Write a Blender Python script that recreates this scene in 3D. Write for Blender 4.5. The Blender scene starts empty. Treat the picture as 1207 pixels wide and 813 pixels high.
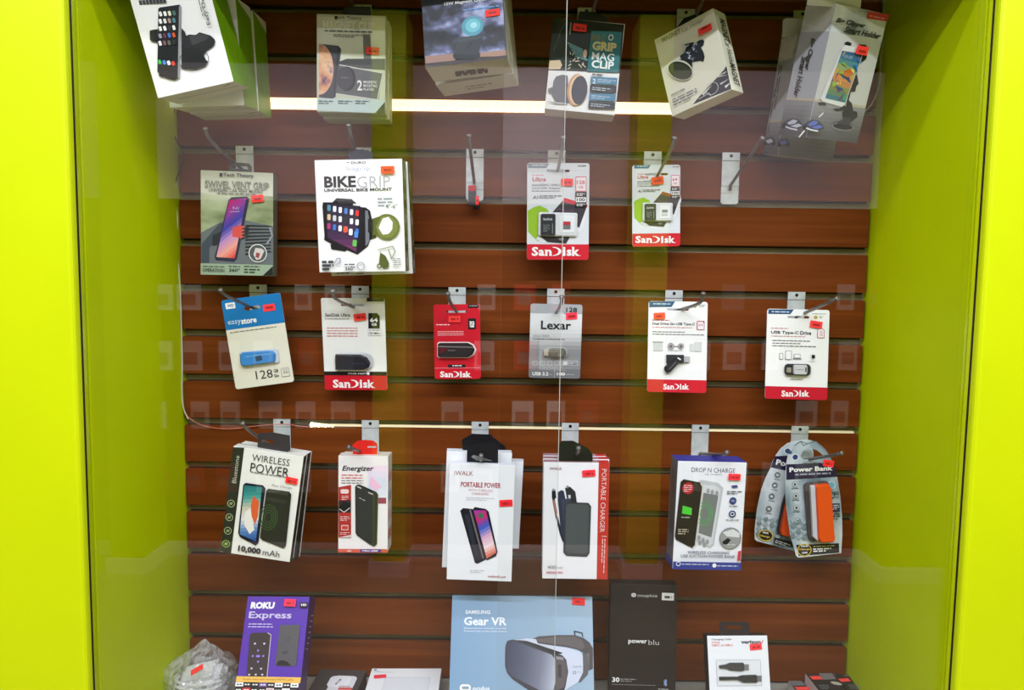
import bpy, bmesh, math, random
import numpy as np
from mathutils import Vector, Matrix
from mathutils.geometry import tessellate_polygon
random.seed(7)
SC = bpy.context.scene
COL = SC.collection
R = math.radians

# ---------------------------------------------------------------- camera
CAM_H, CAM_D, PITCH, ROLL, FPX = 1.45, 1.252, 4.8, 0.78, 872.0
W_PX, H_PX = 1207, 813
cam_data = bpy.data.cameras.new('camera'); cam = bpy.data.objects.new('camera', cam_data); COL.objects.link(cam)
cam_data.sensor_width = 36.0; cam_data.lens = FPX * 36.0 / W_PX; cam_data.clip_start = 0.02
CAM_M = Matrix.Translation((0, -CAM_D, CAM_H)) @ Matrix.Rotation(R(90 - PITCH), 4, 'X') @ Matrix.Rotation(R(ROLL), 4, 'Z')
cam.matrix_world = CAM_M
SC.camera = cam
# ---------------------------------------------------------------- world, exposure
wd = bpy.data.worlds.new('World'); SC.world = wd; wd.use_nodes = True
wd.node_tree.nodes['Background'].inputs[0].default_value = (0.93, 0.97, 1.0, 1)
wd.node_tree.nodes['Background'].inputs[1].default_value = 0.22
SC.view_settings.view_transform = 'Standard'; SC.view_settings.look = 'None'
SC.view_settings.gamma = 1.0; SC.view_settings.use_curve_mapping = False
SC.view_settings.exposure = 0.0
try:
    SC.cycles.use_denoising = True
    SC.cycles.max_bounces = 8; SC.cycles.transparent_max_bounces = 16
except Exception: pass
LIGHT_NEAR, LIGHT_FAR, LIGHT_FILL = 27.0, 79.0, 32.0        # watts of the two ceiling light rows and the added fill row
LIGHT_Y = (-1.0, -1.70, -2.45)
LIGHT_Z = 2.72
LIGHT_COL = (0.94, 0.96, 1.10)
STRIP_EMIT = 1.9
# ---------------------------------------------------------------- projection helpers
CAM_O = CAM_M.translation.copy(); CAM_R = CAM_M.to_3x3()
def ray(px, py):
    return (CAM_R @ Vector(((px - W_PX / 2) / FPX, -(py - H_PX / 2) / FPX, -1.0)))
def at(px, py, Y):
    d = ray(px, py); t = (Y - CAM_O.y) / d.y
    return CAM_O + d * t
def at_z(px, py, Z):
    d = ray(px, py); t = (Z - CAM_O.z) / d.z
    return CAM_O + d * t
CAM_RI = np.array(CAM_R.transposed())
def proj(p):
    q = CAM_RI @ (np.array(p) - np.array(CAM_O))
    return np.array((W_PX / 2 + FPX * q[0] / -q[2], H_PX / 2 - FPX * q[1] / -q[2]))

# ---------------------------------------------------------------- materials
def lin(c):
    c = c / 255.0
    return c / 12.92 if c <= 0.04045 else ((c + 0.055) / 1.055) ** 2.4
_m = {}
def M(c, rough=0.45, metal=0.0, spec=0.3, name=None, emit=0):
    c = tuple(c); key = (c, rough, metal, spec, emit)
    if key in _m: return _m[key]
    m = bpy.data.materials.new(name or 'print_%02x%02x%02x' % c); m.use_nodes = True
    b = m.node_tree.nodes['Principled BSDF']
    b.inputs['Base Color'].default_value = (lin(c[0]), lin(c[1]), lin(c[2]), 1)
    b.inputs['Roughness'].default_value = rough; b.inputs['Metallic'].default_value = metal
    b.inputs['Specular IOR Level'].default_value = spec
    if emit:
        b.inputs['Emission Color'].default_value = (lin(c[0]), lin(c[1]), lin(c[2]), 1)
        b.inputs['Emission Strength'].default_value = emit
    _m[key] = m
    return m
def PIC(cols, scale=30, seed=0, stretch=(1, 1, 1), detail=4, contrast=1.0, rough=0.4):
    """a printed photographic texture: noise through a colour ramp"""
    key = ('pic', tuple(cols), scale, seed, stretch, detail)
    if key in _m: return _m[key]
    m = bpy.data.materials.new('printed_photo'); m.use_nodes = True
    n = m.node_tree.nodes; l = m.node_tree.links; b = n['Principled BSDF']
    tc = n.new('ShaderNodeTexCoord'); mp = n.new('ShaderNodeMapping')
    mp.inputs['Location'].default_value = (seed * 3.7, seed * 1.3, seed * 2.1); mp.inputs['Scale'].default_value = stretch
    nz = n.new('ShaderNodeTexNoise'); nz.inputs['Scale'].default_value = scale; nz.inputs['Detail'].default_value = detail
    cr = n.new('ShaderNodeValToRGB'); els = cr.color_ramp.elements
    k = len(cols); lo, hi = 0.5 - 0.2 / contrast, 0.5 + 0.2 / contrast
    while len(els) < k: els.new(0.5)
    for i, c in enumerate(cols):
        els[i].position = lo + (hi - lo) * i / (k - 1)
        els[i].color = (lin(c[0]), lin(c[1]), lin(c[2]), 1)
    l.new(tc.outputs['Object'], mp.inputs[0]); l.new(mp.outputs[0], nz.inputs['Vector'])
    l.new(nz.outputs[0], cr.inputs[0]); l.new(cr.outputs[0], b.inputs['Base Color'])
    b.inputs['Roughness'].default_value = rough; b.inputs['Specular IOR Level'].default_value = 0.3
    _m[key] = m
    return m
def wood_mat():
    m = bpy.data.materials.new('cherry_wood_laminate'); m.use_nodes = True
    n = m.node_tree.nodes; l = m.node_tree.links; b = n['Principled BSDF']
    tc = n.new('ShaderNodeTexCoord'); sp = n.new('ShaderNodeSeparateXYZ'); l.new(tc.outputs['Object'], sp.inputs[0])
    # each board gets its own offset of the grain
    dv = n.new('ShaderNodeMath'); dv.operation = 'DIVIDE'; dv.inputs[1].default_value = 0.0762; l.new(sp.outputs[2], dv.inputs[0])
    fl = n.new('ShaderNodeMath'); fl.operation = 'FLOOR'; l.new(dv.outputs[0], fl.inputs[0])
    ml = n.new('ShaderNodeMath'); ml.operation = 'MULTIPLY'; ml.inputs[1].default_value = 3.17; l.new(fl.outputs[0], ml.inputs[0])
    ad = n.new('ShaderNodeMath'); l.new(sp.outputs[0], ad.inputs[0]); l.new(ml.outputs[0], ad.inputs[1])
    cb = n.new('ShaderNodeCombineXYZ'); l.new(ad.outputs[0], cb.inputs[0]); l.new(sp.outputs[2], cb.inputs[2])
    mp = n.new('ShaderNodeMapping'); mp.inputs['Scale'].default_value = (1.1, 1, 26); l.new(cb.outputs[0], mp.inputs[0])
    nz = n.new('ShaderNodeTexNoise'); nz.inputs['Scale'].default_value = 2.2; nz.inputs['Detail'].default_value = 7; nz.inputs['Distortion'].default_value = 0.6
    l.new(mp.outputs[0], nz.inputs['Vector'])
    cr = n.new('ShaderNodeValToRGB'); e = cr.color_ramp.elements
    e[0].position = 0.3; e[0].color = (0.125, 0.027, 0.0035, 1)
    e[1].position = 0.7; e[1].color = (0.195, 0.048, 0.0075, 1)
    k = e.new(0.5); k.color = (0.158, 0.036, 0.0052, 1)
    l.new(nz.outputs[0], cr.inputs[0]); l.new(cr.outputs[0], b.inputs['Base Color'])
    b.inputs['Roughness'].default_value = 0.5; b.inputs['Specular IOR Level'].default_value = 0.10
    return m
def noisy(name, c1, c2, scale, rough=0.5, spec=0.3, bump=0.0, metal=0.0):
    m = bpy.data.materials.new(name); m.use_nodes = True
    n = m.node_tree.nodes; l = m.node_tree.links; b = n['Principled BSDF']
    tc = n.new('ShaderNodeTexCoord'); nz = n.new('ShaderNodeTexNoise'); nz.inputs['Scale'].default_value = scale; nz.inputs['Detail'].default_value = 4
    cr = n.new('ShaderNodeValToRGB'); e = cr.color_ramp.elements
    e[0].position = 0.35; e[0].color = (*[lin(x) for x in c1], 1); e[1].position = 0.65; e[1].color = (*[lin(x) for x in c2], 1)
    l.new(tc.outputs['Object'], nz.inputs['Vector']); l.new(nz.outputs[0], cr.inputs[0]); l.new(cr.outputs[0], b.inputs['Base Color'])
    b.inputs['Roughness'].default_value = rough; b.inputs['Specular IOR Level'].default_value = spec; b.inputs['Metallic'].default_value = metal
    if bump:
        bp = n.new('ShaderNodeBump'); bp.inputs['Strength'].default_value = bump; bp.inputs['Distance'].default_value = 0.002
        l.new(nz.outputs[0], bp.inputs['Height']); l.new(bp.outputs[0], b.inputs['Normal'])
    return m
def glass_mat(name, tint=(1, 1, 1), f0=0.042, rough=0.0, extra=0.0):
    m = bpy.data.materials.new(name); m.use_nodes = True
    n = m.node_tree.nodes; l = m.node_tree.links
    for x in list(n):
        if x.type != 'OUTPUT_MATERIAL': n.remove(x)
    out = [x for x in n if x.type == 'OUTPUT_MATERIAL'][0]
    tr = n.new('ShaderNodeBsdfTransparent'); tr.inputs[0].default_value = (*tint, 1)
    gl = n.new('ShaderNodeBsdfGlossy'); gl.inputs['Roughness'].default_value = rough
    lw = n.new('ShaderNodeLayerWeight'); lw.inputs['Blend'].default_value = 0.5
    pw = n.new('ShaderNodeMath'); pw.operation = 'POWER'; pw.inputs[1].default_value = 5.0
    mr = n.new('ShaderNodeMapRange'); mr.inputs['To Min'].default_value = f0 + extra; mr.inputs['To Max'].default_value = 1.0
    mx = n.new('ShaderNodeMixShader')
    l.new(lw.outputs['Facing'], pw.inputs[0]); l.new(pw.outputs[0], mr.inputs['Value']); l.new(mr.outputs[0], mx.inputs[0])
    l.new(tr.outputs[0], mx.inputs[1]); l.new(gl.outputs[0], mx.inputs[2]); l.new(mx.outputs[0], out.inputs[0])
    return m
WOOD = wood_mat()
LIME = noisy('lime_paint', (192, 208, 0), (196, 212, 0), 6, 0.42, 0.2)
LIME_IN = noisy('lime_laminate', (194, 214, 0), (199, 218, 0), 9, 0.55, 0.12)
SLOT = noisy('slot_insert', (150, 138, 108), (162, 150, 120), 30, 0.6, 0.3)
SLOT_DARK = M((46, 32, 22), 0.8)
ZINC = noisy('galvanised_steel', (196, 202, 206), (220, 225, 228), 60, 0.35, 0.5, metal=0.3)
ROD = noisy('hook_wire', (112, 108, 106), (134, 130, 128), 80, 0.35, 0.5, metal=0.5)
GLASS = glass_mat('cabinet_glass', (0.985, 0.99, 0.985), 0.034)
EDGE = M((176, 178, 168), 0.25, spec=0.5, name='glass_edge')
BLISTER = glass_mat('clear_blister', (0.97, 0.97, 0.97), 0.06, 0.12)
STRIP = M((255, 226, 176), 0.5, emit=STRIP_EMIT, name='led_strip')
STRIP_DOT = M((255, 240, 205), 0.5, emit=3.0, name='led_dots')

# ---------------------------------------------------------------- mesh builder
class MB:
    def __init__(s): s.v = []; s.f = []; s.m = []; s.mats = []
    def mi(s, mat):
        if mat not in s.mats: s.mats.append(mat)
        return s.mats.index(mat)
    def add(s, vs, fs, mat):
        o = len(s.v); s.v += [tuple(v) for v in vs]; i = s.mi(mat)
        for f in fs: s.f.append(tuple(o + a for a in f)); s.m.append(i)
    def box(s, a, b, mat):
        x0, y0, z0 = a; x1, y1, z1 = b
        s.add([(x0,y0,z0),(x1,y0,z0),(x1,y1,z0),(x0,y1,z0),(x0,y0,z1),(x1,y0,z1),(x1,y1,z1),(x0,y1,z1)],
              [(0,3,2,1),(4,5,6,7),(0,1,5,4),(1,2,6,5),(2,3,7,6),(3,0,4,7)], mat)
    def tube(s, pts, r, mat, n=8, cap=True):
        P = [Vector(p) for p in pts]; rings = []
        up = Vector((0.13, 0.2, 1)).normalized()
        for i, p in enumerate(P):
            d = (P[min(i + 1, len(P) - 1)] - P[max(i - 1, 0)])
            if d.length < 1e-9: d = Vector((0, 0, 1))
            d.normalize()
            a = d.cross(up)
            if a.length < 1e-3: a = d.cross(Vector((1, 0, 0)))
            a.normalize(); b = d.cross(a).normalized()
            rr = r[i] if isinstance(r, (list, tuple)) else r
            rings.append([p + a * (rr * math.cos(2*math.pi*k/n)) + b * (rr * math.sin(2*math.pi*k/n)) for k in range(n)])
        vs = [q for rg in rings for q in rg]; fs = []
        for i in range(len(P) - 1):
            for k in range(n):
                fs.append((i*n+k, i*n+(k+1) % n, (i+1)*n+(k+1) % n, (i+1)*n+k))
        if cap: fs += [tuple(reversed(range(n))), tuple(range((len(P)-1)*n, len(P)*n))]
        s.add(vs, fs, mat)
    def build(s, name, parent=None, smooth=False, bevel=0):
        me = bpy.data.meshes.new(name); me.from_pydata(s.v, [], s.f); 
        for m in s.mats: me.materials.append(m)
        me.polygons.foreach_set('material_index', s.m)
        if smooth: me.polygons.foreach_set('use_smooth', [True] * len(s.f))
        me.update(); o = bpy.data.objects.new(name, me); COL.objects.link(o)
        if parent: o.parent = parent
        if bevel:
            b = o.modifiers.new('bevel', 'BEVEL'); b.width = bevel; b.segments = 3; b.limit_method = 'ANGLE'
        return o
def tag(o, label=None, cat=None, group=None, kind=None):
    if label: o['label'] = label
    if cat: o['category'] = cat
    if group: o['group'] = group
    if kind: o['kind'] = kind
    return o
def chaikin(pts, it=2):
    P = [Vector(p) for p in pts]
    for _ in range(it):
        Q = [P[0]]
        for a, b in zip(P, P[1:]): Q += [a * .75 + b * .25, a * .25 + b * .75]
        P = Q + [P[-1]]
    return P

# ---------------------------------------------------------------- text outlines, cached, fitted to 1x1
_t = {}
def glyphs(txt, bold, shear):
    key = (txt, bold, shear)
    if key in _t: return _t[key]
    cu = bpy.data.curves.new('t', 'FONT'); cu.body = txt; cu.offset = bold; cu.shear = shear; cu.resolution_u = 2
    ob = bpy.data.objects.new('t', cu); COL.objects.link(ob)
    bpy.context.view_layer.update()
    dg = bpy.context.evaluated_depsgraph_get()
    me = bpy.data.meshes.new_from_object(ob.evaluated_get(dg))
    vs = [(v.co.x, v.co.y) for v in me.vertices]; fs = [tuple(p.vertices) for p in me.polygons]
    bpy.data.objects.remove(ob); bpy.data.curves.remove(cu); bpy.data.meshes.remove(me)
    x0 = min(v[0] for v in vs); x1 = max(v[0] for v in vs); y0 = min(v[1] for v in vs); y1 = max(v[1] for v in vs)
    vs = [((x - x0) / (x1 - x0), (y - y0) / (y1 - y0)) for x, y in vs]
    _t[key] = (vs, fs); return _t[key]
def clip_half(P, nx, ny, c):        # keep nx*x+ny*y >= c
    out = []
    for i in range(len(P)):
        a, b = P[i], P[(i + 1) % len(P)]
        da, db = nx*a[0]+ny*a[1]-c, nx*b[0]+ny*b[1]-c
        if da >= 0: out.append(a)
        if (da >= 0) != (db >= 0):
            t = da / (da - db); out.append((a[0]+(b[0]-a[0])*t, a[1]+(b[1]-a[1])*t))
    return out

class Canvas:
    """a face of a package; drawing positions are read in the crop's own pixels and land on the face in metres"""
    STEP = 7e-5
    def __init__(s, pkg, o, ex, ey, n):
        s.pkg = pkg; s.o, s.ex, s.ey, s.n = Vector(o), Vector(ex), Vector(ey), Vector(n); s.z = s.STEP * 2; s.holes = []
    def ab(s, cx, cy):
        x0, y0, sc = s.pkg.crop
        d = ray(x0 + cx / sc, y0 + cy / sc)
        Oi = s.pkg.Mi @ CAM_O; di = s.pkg.Mi.to_3x3() @ d
        t = (s.o - Oi).dot(s.n) / di.dot(s.n); p = Oi + di * t - s.o
        return (p.dot(s.ex), p.dot(s.ey))
    def scale_at(s, cx, cy):
        a = s.ab(cx, cy); b = s.ab(cx + 1, cy); c = s.ab(cx, cy + 1)
        return math.hypot(b[0]-a[0], b[1]-a[1]), math.hypot(c[0]-a[0], c[1]-a[1])
    def P(s, a, b, z): return s.o + s.ex * a + s.ey * b + s.n * z
    def _emit(s, pts2, tris, mat, part, z=None):
        if z is None: z = s.z
        s.pkg.mb(part).add([s.P(a, b, z) for a, b in pts2], tris, mat)
    def polyl(s, P2, mat, part='carton', holes=()):
        s.z += s.STEP
        loops = [P2] + list(holes)
        tris = tessellate_polygon([[Vector((a, b, 0)) for a, b in L] for L in loops])
        allp = [p for L in loops for p in L]; out = []
        for t in tris:
            a, b, c = [allp[i] for i in t]
            ar = (b[0]-a[0])*(c[1]-a[1])-(b[1]-a[1])*(c[0]-a[0])
            out.append(tuple(t) if ar > 0 else (t[0], t[2], t[1]))
        s._emit(allp, out, mat, part)
    def poly(s, pts, col, part='printed_picture', holes=None):
        mat = M(col) if isinstance(col, tuple) else col
        s.polyl([s.ab(*p) for p in pts], mat, part, holes or ())
    def rect(s, x0, y0, x1, y1, col, part='printed_picture'):
        """a rectangle square to the face; (x0,y0),(x1,y1) its corners in crop pixels"""
        a = s.ab(x0, y0); b = s.ab(x1, y1)
        s.polyl([(a[0], b[1]), (b[0], b[1]), (b[0], a[1]), (a[0], a[1])], M(col) if isinstance(col, tuple) else col, part)
    def rrect(s, x0, y0, x1, y1, r, col, part='printed_picture', rot=0, n=4):
        s.polyl(s.rr(x0, y0, x1, y1, r, rot, n), M(col) if isinstance(col, tuple) else col, part)
    def rr(s, x0, y0, x1, y1, r, rot=0, n=4):
        cx, cy = (x0+x1)/2, (y0+y1)/2; c = s.ab(cx, cy); k, kv = s.scale_at(cx, cy)
        w, h = abs(x1-x0)*k/2, abs(y1-y0)*kv/2; r = min(r*k, w*.99, h*.99); out = []
        for q, (sx, sy) in enumerate([(1, 1), (-1, 1), (-1, -1), (1, -1)]):
            for i in range(n + 1):
                an = math.pi/2 * (q + i / n)
                out.append((sx*(w-r) + r*math.cos(an), sy*(h-r) + r*math.sin(an)))
        ca, sa = math.cos(R(-rot)), math.sin(R(-rot))
        return [(c[0] + a*ca - b*sa, c[1] + a*sa + b*ca) for a, b in out]
    def disc(s, cx, cy, rx, ry, col, part='printed_picture', n=20, rot=0):
        c = s.ab(cx, cy); k, kv = s.scale_at(cx, cy); ca, sa = math.cos(R(-rot)), math.sin(R(-rot)); P2 = []
        for i in range(n):
            a, b = rx*k*math.cos(2*math.pi*i/n), ry*kv*math.sin(2*math.pi*i/n)
            P2.append((c[0]+a*ca-b*sa, c[1]+a*sa+b*ca))
        s.polyl(P2, M(col) if isinstance(col, tuple) else col, part)
    def ring(s, cx, cy, r, th, col, part='printed_picture', n=20, ry=None):
        c = s.ab(cx, cy); k, kv = s.scale_at(cx, cy); ry = ry or r
        o = [(c[0]+r*k*math.cos(2*math.pi*i/n), c[1]+ry*kv*math.sin(2*math.pi*i/n)) for i in range(n)]
        q = [(c[0]+(r-th)*k*math.cos(2*math.pi*i/n), c[1]+(ry-th)*kv*math.sin(2*math.pi*i/n)) for i in range(n)]
        s.z += s.STEP
        s._emit(o + q, [(i, (i+1) % n, n+(i+1) % n, n+i) for i in range(n)], M(col), part)
    def line(s, pts, th, col, part='printed_picture'):
        A = [Vector(s.ab(*p)) for p in pts]; k = s.scale_at(*pts[0])[0]; h = th*k/2
        s.z += s.STEP; mat = M(col) if isinstance(col, tuple) else col
        for a, b in zip(A, A[1:]):
            d = (b - a)
            if d.length < 1e-7: continue
            d.normalize(); nn = Vector((-d.y, d.x)) * h; e = d * h * .4
            s._emit([a-nn-e, b-nn+e, b+nn+e, a+nn-e], [(0, 1, 2, 3)], mat, part)
    def grad(s, pts, cols, dirv, n=None, part='printed_picture'):
        """printed colour blend across a polygon, in n stripes along dirv (crop pixels)"""
        P2 = [s.ab(*p) for p in pts]; a = Vector(s.ab(*pts[0])); b = Vector(s.ab(pts[0][0]+dirv[0], pts[0][1]+dirv[1]))
        d = (b - a).normalized(); vals = [d.x*p[0]+d.y*p[1] for p in P2]; lo, hi = min(vals), max(vals)
        n = n or (len(cols)-1)*5; s.z += s.STEP
        for i in range(n):
            c0, c1 = lo+(hi-lo)*i/n, lo+(hi-lo)*(i+1)/n
            Q = clip_half(clip_half(P2, d.x, d.y, c0), -d.x, -d.y, -c1)
            if len(Q) < 3: continue
            t = (i+.5)/n*(len(cols)-1); j = min(int(t), len(cols)-2); t -= j
            c = tuple(int(cols[j][q]*(1-t)+cols[j+1][q]*t) for q in range(3))
            ar = sum(Q[u][0]*Q[(u+1) % len(Q)][1]-Q[(u+1) % len(Q)][0]*Q[u][1] for u in range(len(Q)))
            if ar < 0: Q = Q[::-1]
            s._emit(Q, [tuple(range(len(Q)))], M(c), part)
    def text(s, t, x, y, w, h, col, bold=0.0, shear=0.0, rot=0, part='lettering'):
        """x,y: left end, mid height; w along the line, h the height; rot clockwise degrees"""
        vs, fs = glyphs(t, bold, shear)
        a = s.ab(x, y); k, kv = s.scale_at(x, y)
        if abs(math.sin(R(rot))) > .7: k, kv = kv, k
        ca, sa = math.cos(R(-rot)), math.sin(R(-rot)); s.z += s.STEP
        P2 = []
        for u, v in vs:
            p, q = u*w*k, (v-.5)*h*kv
            P2.append((a[0]+p*ca-q*sa, a[1]+p*sa+q*ca))
        s._emit(P2, fs, M(col) if isinstance(col, tuple) else col, part)
    def words(s, x, y, w, lh, lines, col, rot=0, seed=1, fill=.45, part='lettering'):
        """lines of print too small to read: runs of short strokes"""
        rnd = random.Random(seed); s.z += s.STEP; a = s.ab(x, y); k, kv = s.scale_at(x, y)
        ca, sa = math.cos(R(-rot)), math.sin(R(-rot))
        for L in range(lines):
            u = 0.0; end = w * (1 if L < lines-1 or lines == 1 else .7)
            while u < end:
                ln = min(rnd.uniform(1.2, 3.2)*lh*.9, end-u)
                v0 = -(L*lh); v1 = v0 - lh*fill
                q = []
                for p_, q_ in ((u, v1), (u+ln, v1), (u+ln, v0), (u, v0)):
                    p_, q_ = p_*k, q_*kv
                    q.append((a[0]+p_*ca-q_*sa, a[1]+p_*sa+q_*ca))
                s._emit(q, [(0, 1, 2, 3)], M(col), part)
                u += ln + lh*.45
    def prism(s, P2, z0, z1, mat, part, inset=.1, mat_top=None):
        """solid piece standing on the face; P2 are local points counter-clockwise"""
        n = len(P2); ar = sum(P2[u][0]*P2[(u+1) % n][1]-P2[(u+1) % n][0]*P2[u][1] for u in range(n))
        if ar < 0: P2 = P2[::-1]
        c = (sum(p[0] for p in P2)/n, sum(p[1] for p in P2)/n); zm = z0+(z1-z0)*.65
        sm = min(max(p[0] for p in P2)-min(p[0] for p in P2), max(p[1] for p in P2)-min(p[1] for p in P2))*inset
        def shr(p):
            d = Vector((p[0]-c[0], p[1]-c[1])); L = d.length; d *= max(0, (L-sm))/L if L else 0
            return (c[0]+d.x, c[1]+d.y)
        T = [shr(p) for p in P2]
        vs = [s.P(*p, z0) for p in P2]+[s.P(*p, zm) for p in P2]+[s.P(*p, z1) for p in T]
        fs = []
        for i in range(n):
            j = (i+1) % n
            fs += [(i, j, n+j, n+i), (n+i, n+j, 2*n+j, 2*n+i)]
        s.pkg.mb(part).add(vs, fs, mat)
        tris = tessellate_polygon([[Vector((a, b, 0)) for a, b in T]]); out = []
        for t in tris:
            a, b, q = [T[i] for i in t]
            out.append(tuple(t) if (b[0]-a[0])*(q[1]-a[1])-(b[1]-a[1])*(q[0]-a[0]) > 0 else (t[0], t[2], t[1]))
        s.pkg.mb(part).add([s.P(*p, z1) for p in T], out, mat_top or mat)
    def solid(s, pts, h, col, part, inset=.1, base=None):
        s.prism([s.ab(*p) for p in pts], s.z if base is None else base, (s.z if base is None else base)+h, M(col) if isinstance(col, tuple) else col, part, inset)
    def solid_rr(s, x0, y0, x1, y1, r, h, col, part, rot=0, inset=.1, base=None):
        s.prism(s.rr(x0, y0, x1, y1, r, rot), s.z if base is None else base, (s.z if base is None else base)+h, M(col) if isinstance(col, tuple) else col, part, inset)

CR = {'C1': (150,0,5.42),'C2': (350,0,5.08),'C3': (490,0,4.47),'C4': (765,0,5.607),'CB': (900,0,4.065),
      'C5': (210,140,4.065),'C6': (360,140,4.065),'C7': (530,140,4.517),'C8': (690,140,4.515),
      'D1': (240,330,5.807),'D2': (365,330,5.807),'D3': (490,330,6.254),'D4': (605,330,6.254),'D5': (745,330,5.607),'D6': (880,330,5.42),
      'D7': (240,480,4.065),'D8': (380,480,4.279),'E1': (505,490,3.871),'E2': (620,490,3.871),'E3': (770,490,4.065),'E4': (870,490,4.279),
      'E5': (180,680,5.486),'E6': (350,680,5.748),'E7': (510,680,5.748),'E8': (700,670,3.449), 'PX': (0,0,1.0)}

DEBUG = False
class Pkg:
    def __init__(s, name, label, cat, crop, corners, Y, t=0.001, group=None, yaw=0, pitch=0, sy=.12, sp=.12, st=.1, floor=None):
        s.crop = CR[crop]; s.name = name; s.mbs = {}; s.order = []
        x0, y0, sc = s.crop
        obs = {k: np.array((x0+v[0]/sc, y0+v[1]/sc)) for k, v in corners.items()}
        tl, tr, bl = (at(*obs[k], Y) for k in ('ftl', 'ftr', 'fbl'))
        p = np.array([(tl.x+tr.x)/2, Y, (tl.z+tr.z)/2, R(yaw), R(pitch), -math.atan2(tr.z-tl.z, tr.x-tl.x), (tr-tl).length, (tl-bl).length, t])
        t0 = t
        def corner(k, p):
            m = Matrix.Rotation(p[3], 3, 'Z') @ Matrix.Rotation(p[4], 3, 'X') @ Matrix.Rotation(p[5], 3, 'Y')
            q = m @ Vector(((-.5 if k[2] == 'l' else .5)*p[6], 0 if k[0] == 'f' else p[8], 0 if k[1] == 't' else -p[7]))
            return (p[0]+q.x, p[1]+q.y, p[2]+q.z)
        def res(p):
            r = []
            for k, o in obs.items(): r += list(proj(corner(k, p))-o)
            r += [(p[1]-Y)/.002, (p[3]-R(yaw))/sy, (p[4]-R(pitch))/sp, (p[8]/t0-1)/st]
            return np.array(r)
        for _ in range(12):
            r0 = res(p); J = np.array([(res(p+np.eye(9)[i]*1e-5)-r0)/1e-5 for i in range(9)]).T
            p = p-np.linalg.lstsq(J, r0, rcond=None)[0]
        if DEBUG: print('POSE', label[:38].ljust(38), 'w%.3f h%.3f t%.3f yaw%.0f pit%.0f rol%.0f Y%.3f rms%.1f' % (p[6], p[7], p[8], math.degrees(p[3]), math.degrees(p[4]), math.degrees(p[5]), p[1], np.sqrt((res(p)[:2*len(obs)]**2).mean())))
        s.w, s.h, s.t = float(p[6]), float(p[7]), float(p[8])
        rot = Matrix.Rotation(p[3], 3, 'Z') @ Matrix.Rotation(p[4], 3, 'X') @ Matrix.Rotation(p[5], 3, 'Y')
        top = Vector(p[:3]); dn = rot @ Vector((0, 0, -1))
        if floor is not None:
            lo = min((top + rot @ Vector((sx*s.w/2, yy, 0))).z for sx in (-1, 1) for yy in (0, s.t))
            s.h = (lo-floor-.0005)/(-dn.z)
        s.M = Matrix.Translation(top+dn*s.h) @ rot.to_4x4(); s.Mi = s.M.inverted()
        s.root = bpy.data.objects.new(name, None); COL.objects.link(s.root); s.root.matrix_world = s.M; s.root.empty_display_size = .03
        tag(s.root, label, cat, group)
        s.front = Canvas(s, (0, 0, 0), (1, 0, 0), (0, 0, 1), (0, -1, 0))
    def mb(s, part):
        if part not in s.mbs: s.mbs[part] = MB()
        return s.mbs[part]
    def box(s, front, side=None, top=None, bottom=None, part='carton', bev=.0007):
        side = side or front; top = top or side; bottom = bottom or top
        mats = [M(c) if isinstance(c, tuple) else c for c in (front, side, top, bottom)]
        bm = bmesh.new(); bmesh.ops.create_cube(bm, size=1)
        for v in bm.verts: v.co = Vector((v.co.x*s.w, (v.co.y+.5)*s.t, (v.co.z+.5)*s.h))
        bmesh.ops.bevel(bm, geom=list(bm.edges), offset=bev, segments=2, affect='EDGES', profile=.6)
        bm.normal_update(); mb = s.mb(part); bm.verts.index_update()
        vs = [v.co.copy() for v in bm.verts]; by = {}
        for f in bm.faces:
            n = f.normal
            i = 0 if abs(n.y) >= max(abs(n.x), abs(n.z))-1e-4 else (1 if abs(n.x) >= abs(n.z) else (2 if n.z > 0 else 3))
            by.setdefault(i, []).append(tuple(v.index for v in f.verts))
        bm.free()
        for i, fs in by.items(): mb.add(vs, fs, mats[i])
        s.right = Canvas(s, (s.w/2, 0, 0), (0, 1, 0), (0, 0, 1), (1, 0, 0))
        s.left = Canvas(s, (-s.w/2, s.t, 0), (0, -1, 0), (0, 0, 1), (-1, 0, 0))
        s.bot = Canvas(s, (0, 0, 0), (1, 0, 0), (0, -1, 0), (0, 0, -1))
        s.topc = Canvas(s, (0, 0, s.h), (1, 0, 0), (0, 1, 0), (0, 0, 1))
        return s
    def card(s, col, rad=.004, outline=None, hole=None, th=.0012, part='backing_card', back=(214, 214, 210)):
        """a flat blister card; hole: (cx, cy, w, h) of the hang slot in crop pixels"""
        c = s.front
        if outline: out = [c.ab(*p) for p in outline]
        else:
            out = []; w, h = s.w/2, s.h
            for q, (x, z) in enumerate([(w-rad, h-rad), (-w+rad, h-rad), (-w+rad, rad), (w-rad, rad)]):
                for i in range(5):
                    an = math.pi/2*(q+i/4); out.append((x+rad*math.cos(an), z+rad*math.sin(an)))
        holes = []
        if hole:
            hl = c.rr(hole[0]-hole[2]/2, hole[1]-hole[3]/2, hole[0]+hole[2]/2, hole[1]+hole[3]/2, hole[3]*.48)
            holes = [hl]
        c.holes = holes; s.outline = out
        c.z = -Canvas.STEP; c.polyl(out, M(col) if isinstance(col, tuple) else col, part, holes)
        c.z = 0
        mb = s.mb(part)
        tris = tessellate_polygon([[Vector((a, b, 0)) for a, b in L] for L in [out]+holes]); allp = [p for L in [out]+holes for p in L]
        mb.add([(a, th, b) for a, b in allp], [tuple(t) for t in tris], M(back))
        for L in [out]+holes:
            n = len(L); mb.add([(a, 0, b) for a, b in L]+[(a, th, b) for a, b in L], [(i, (i+1) % n, n+(i+1) % n, n+i) for i in range(n)], M(back))
        c.z = Canvas.STEP
        return s
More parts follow.
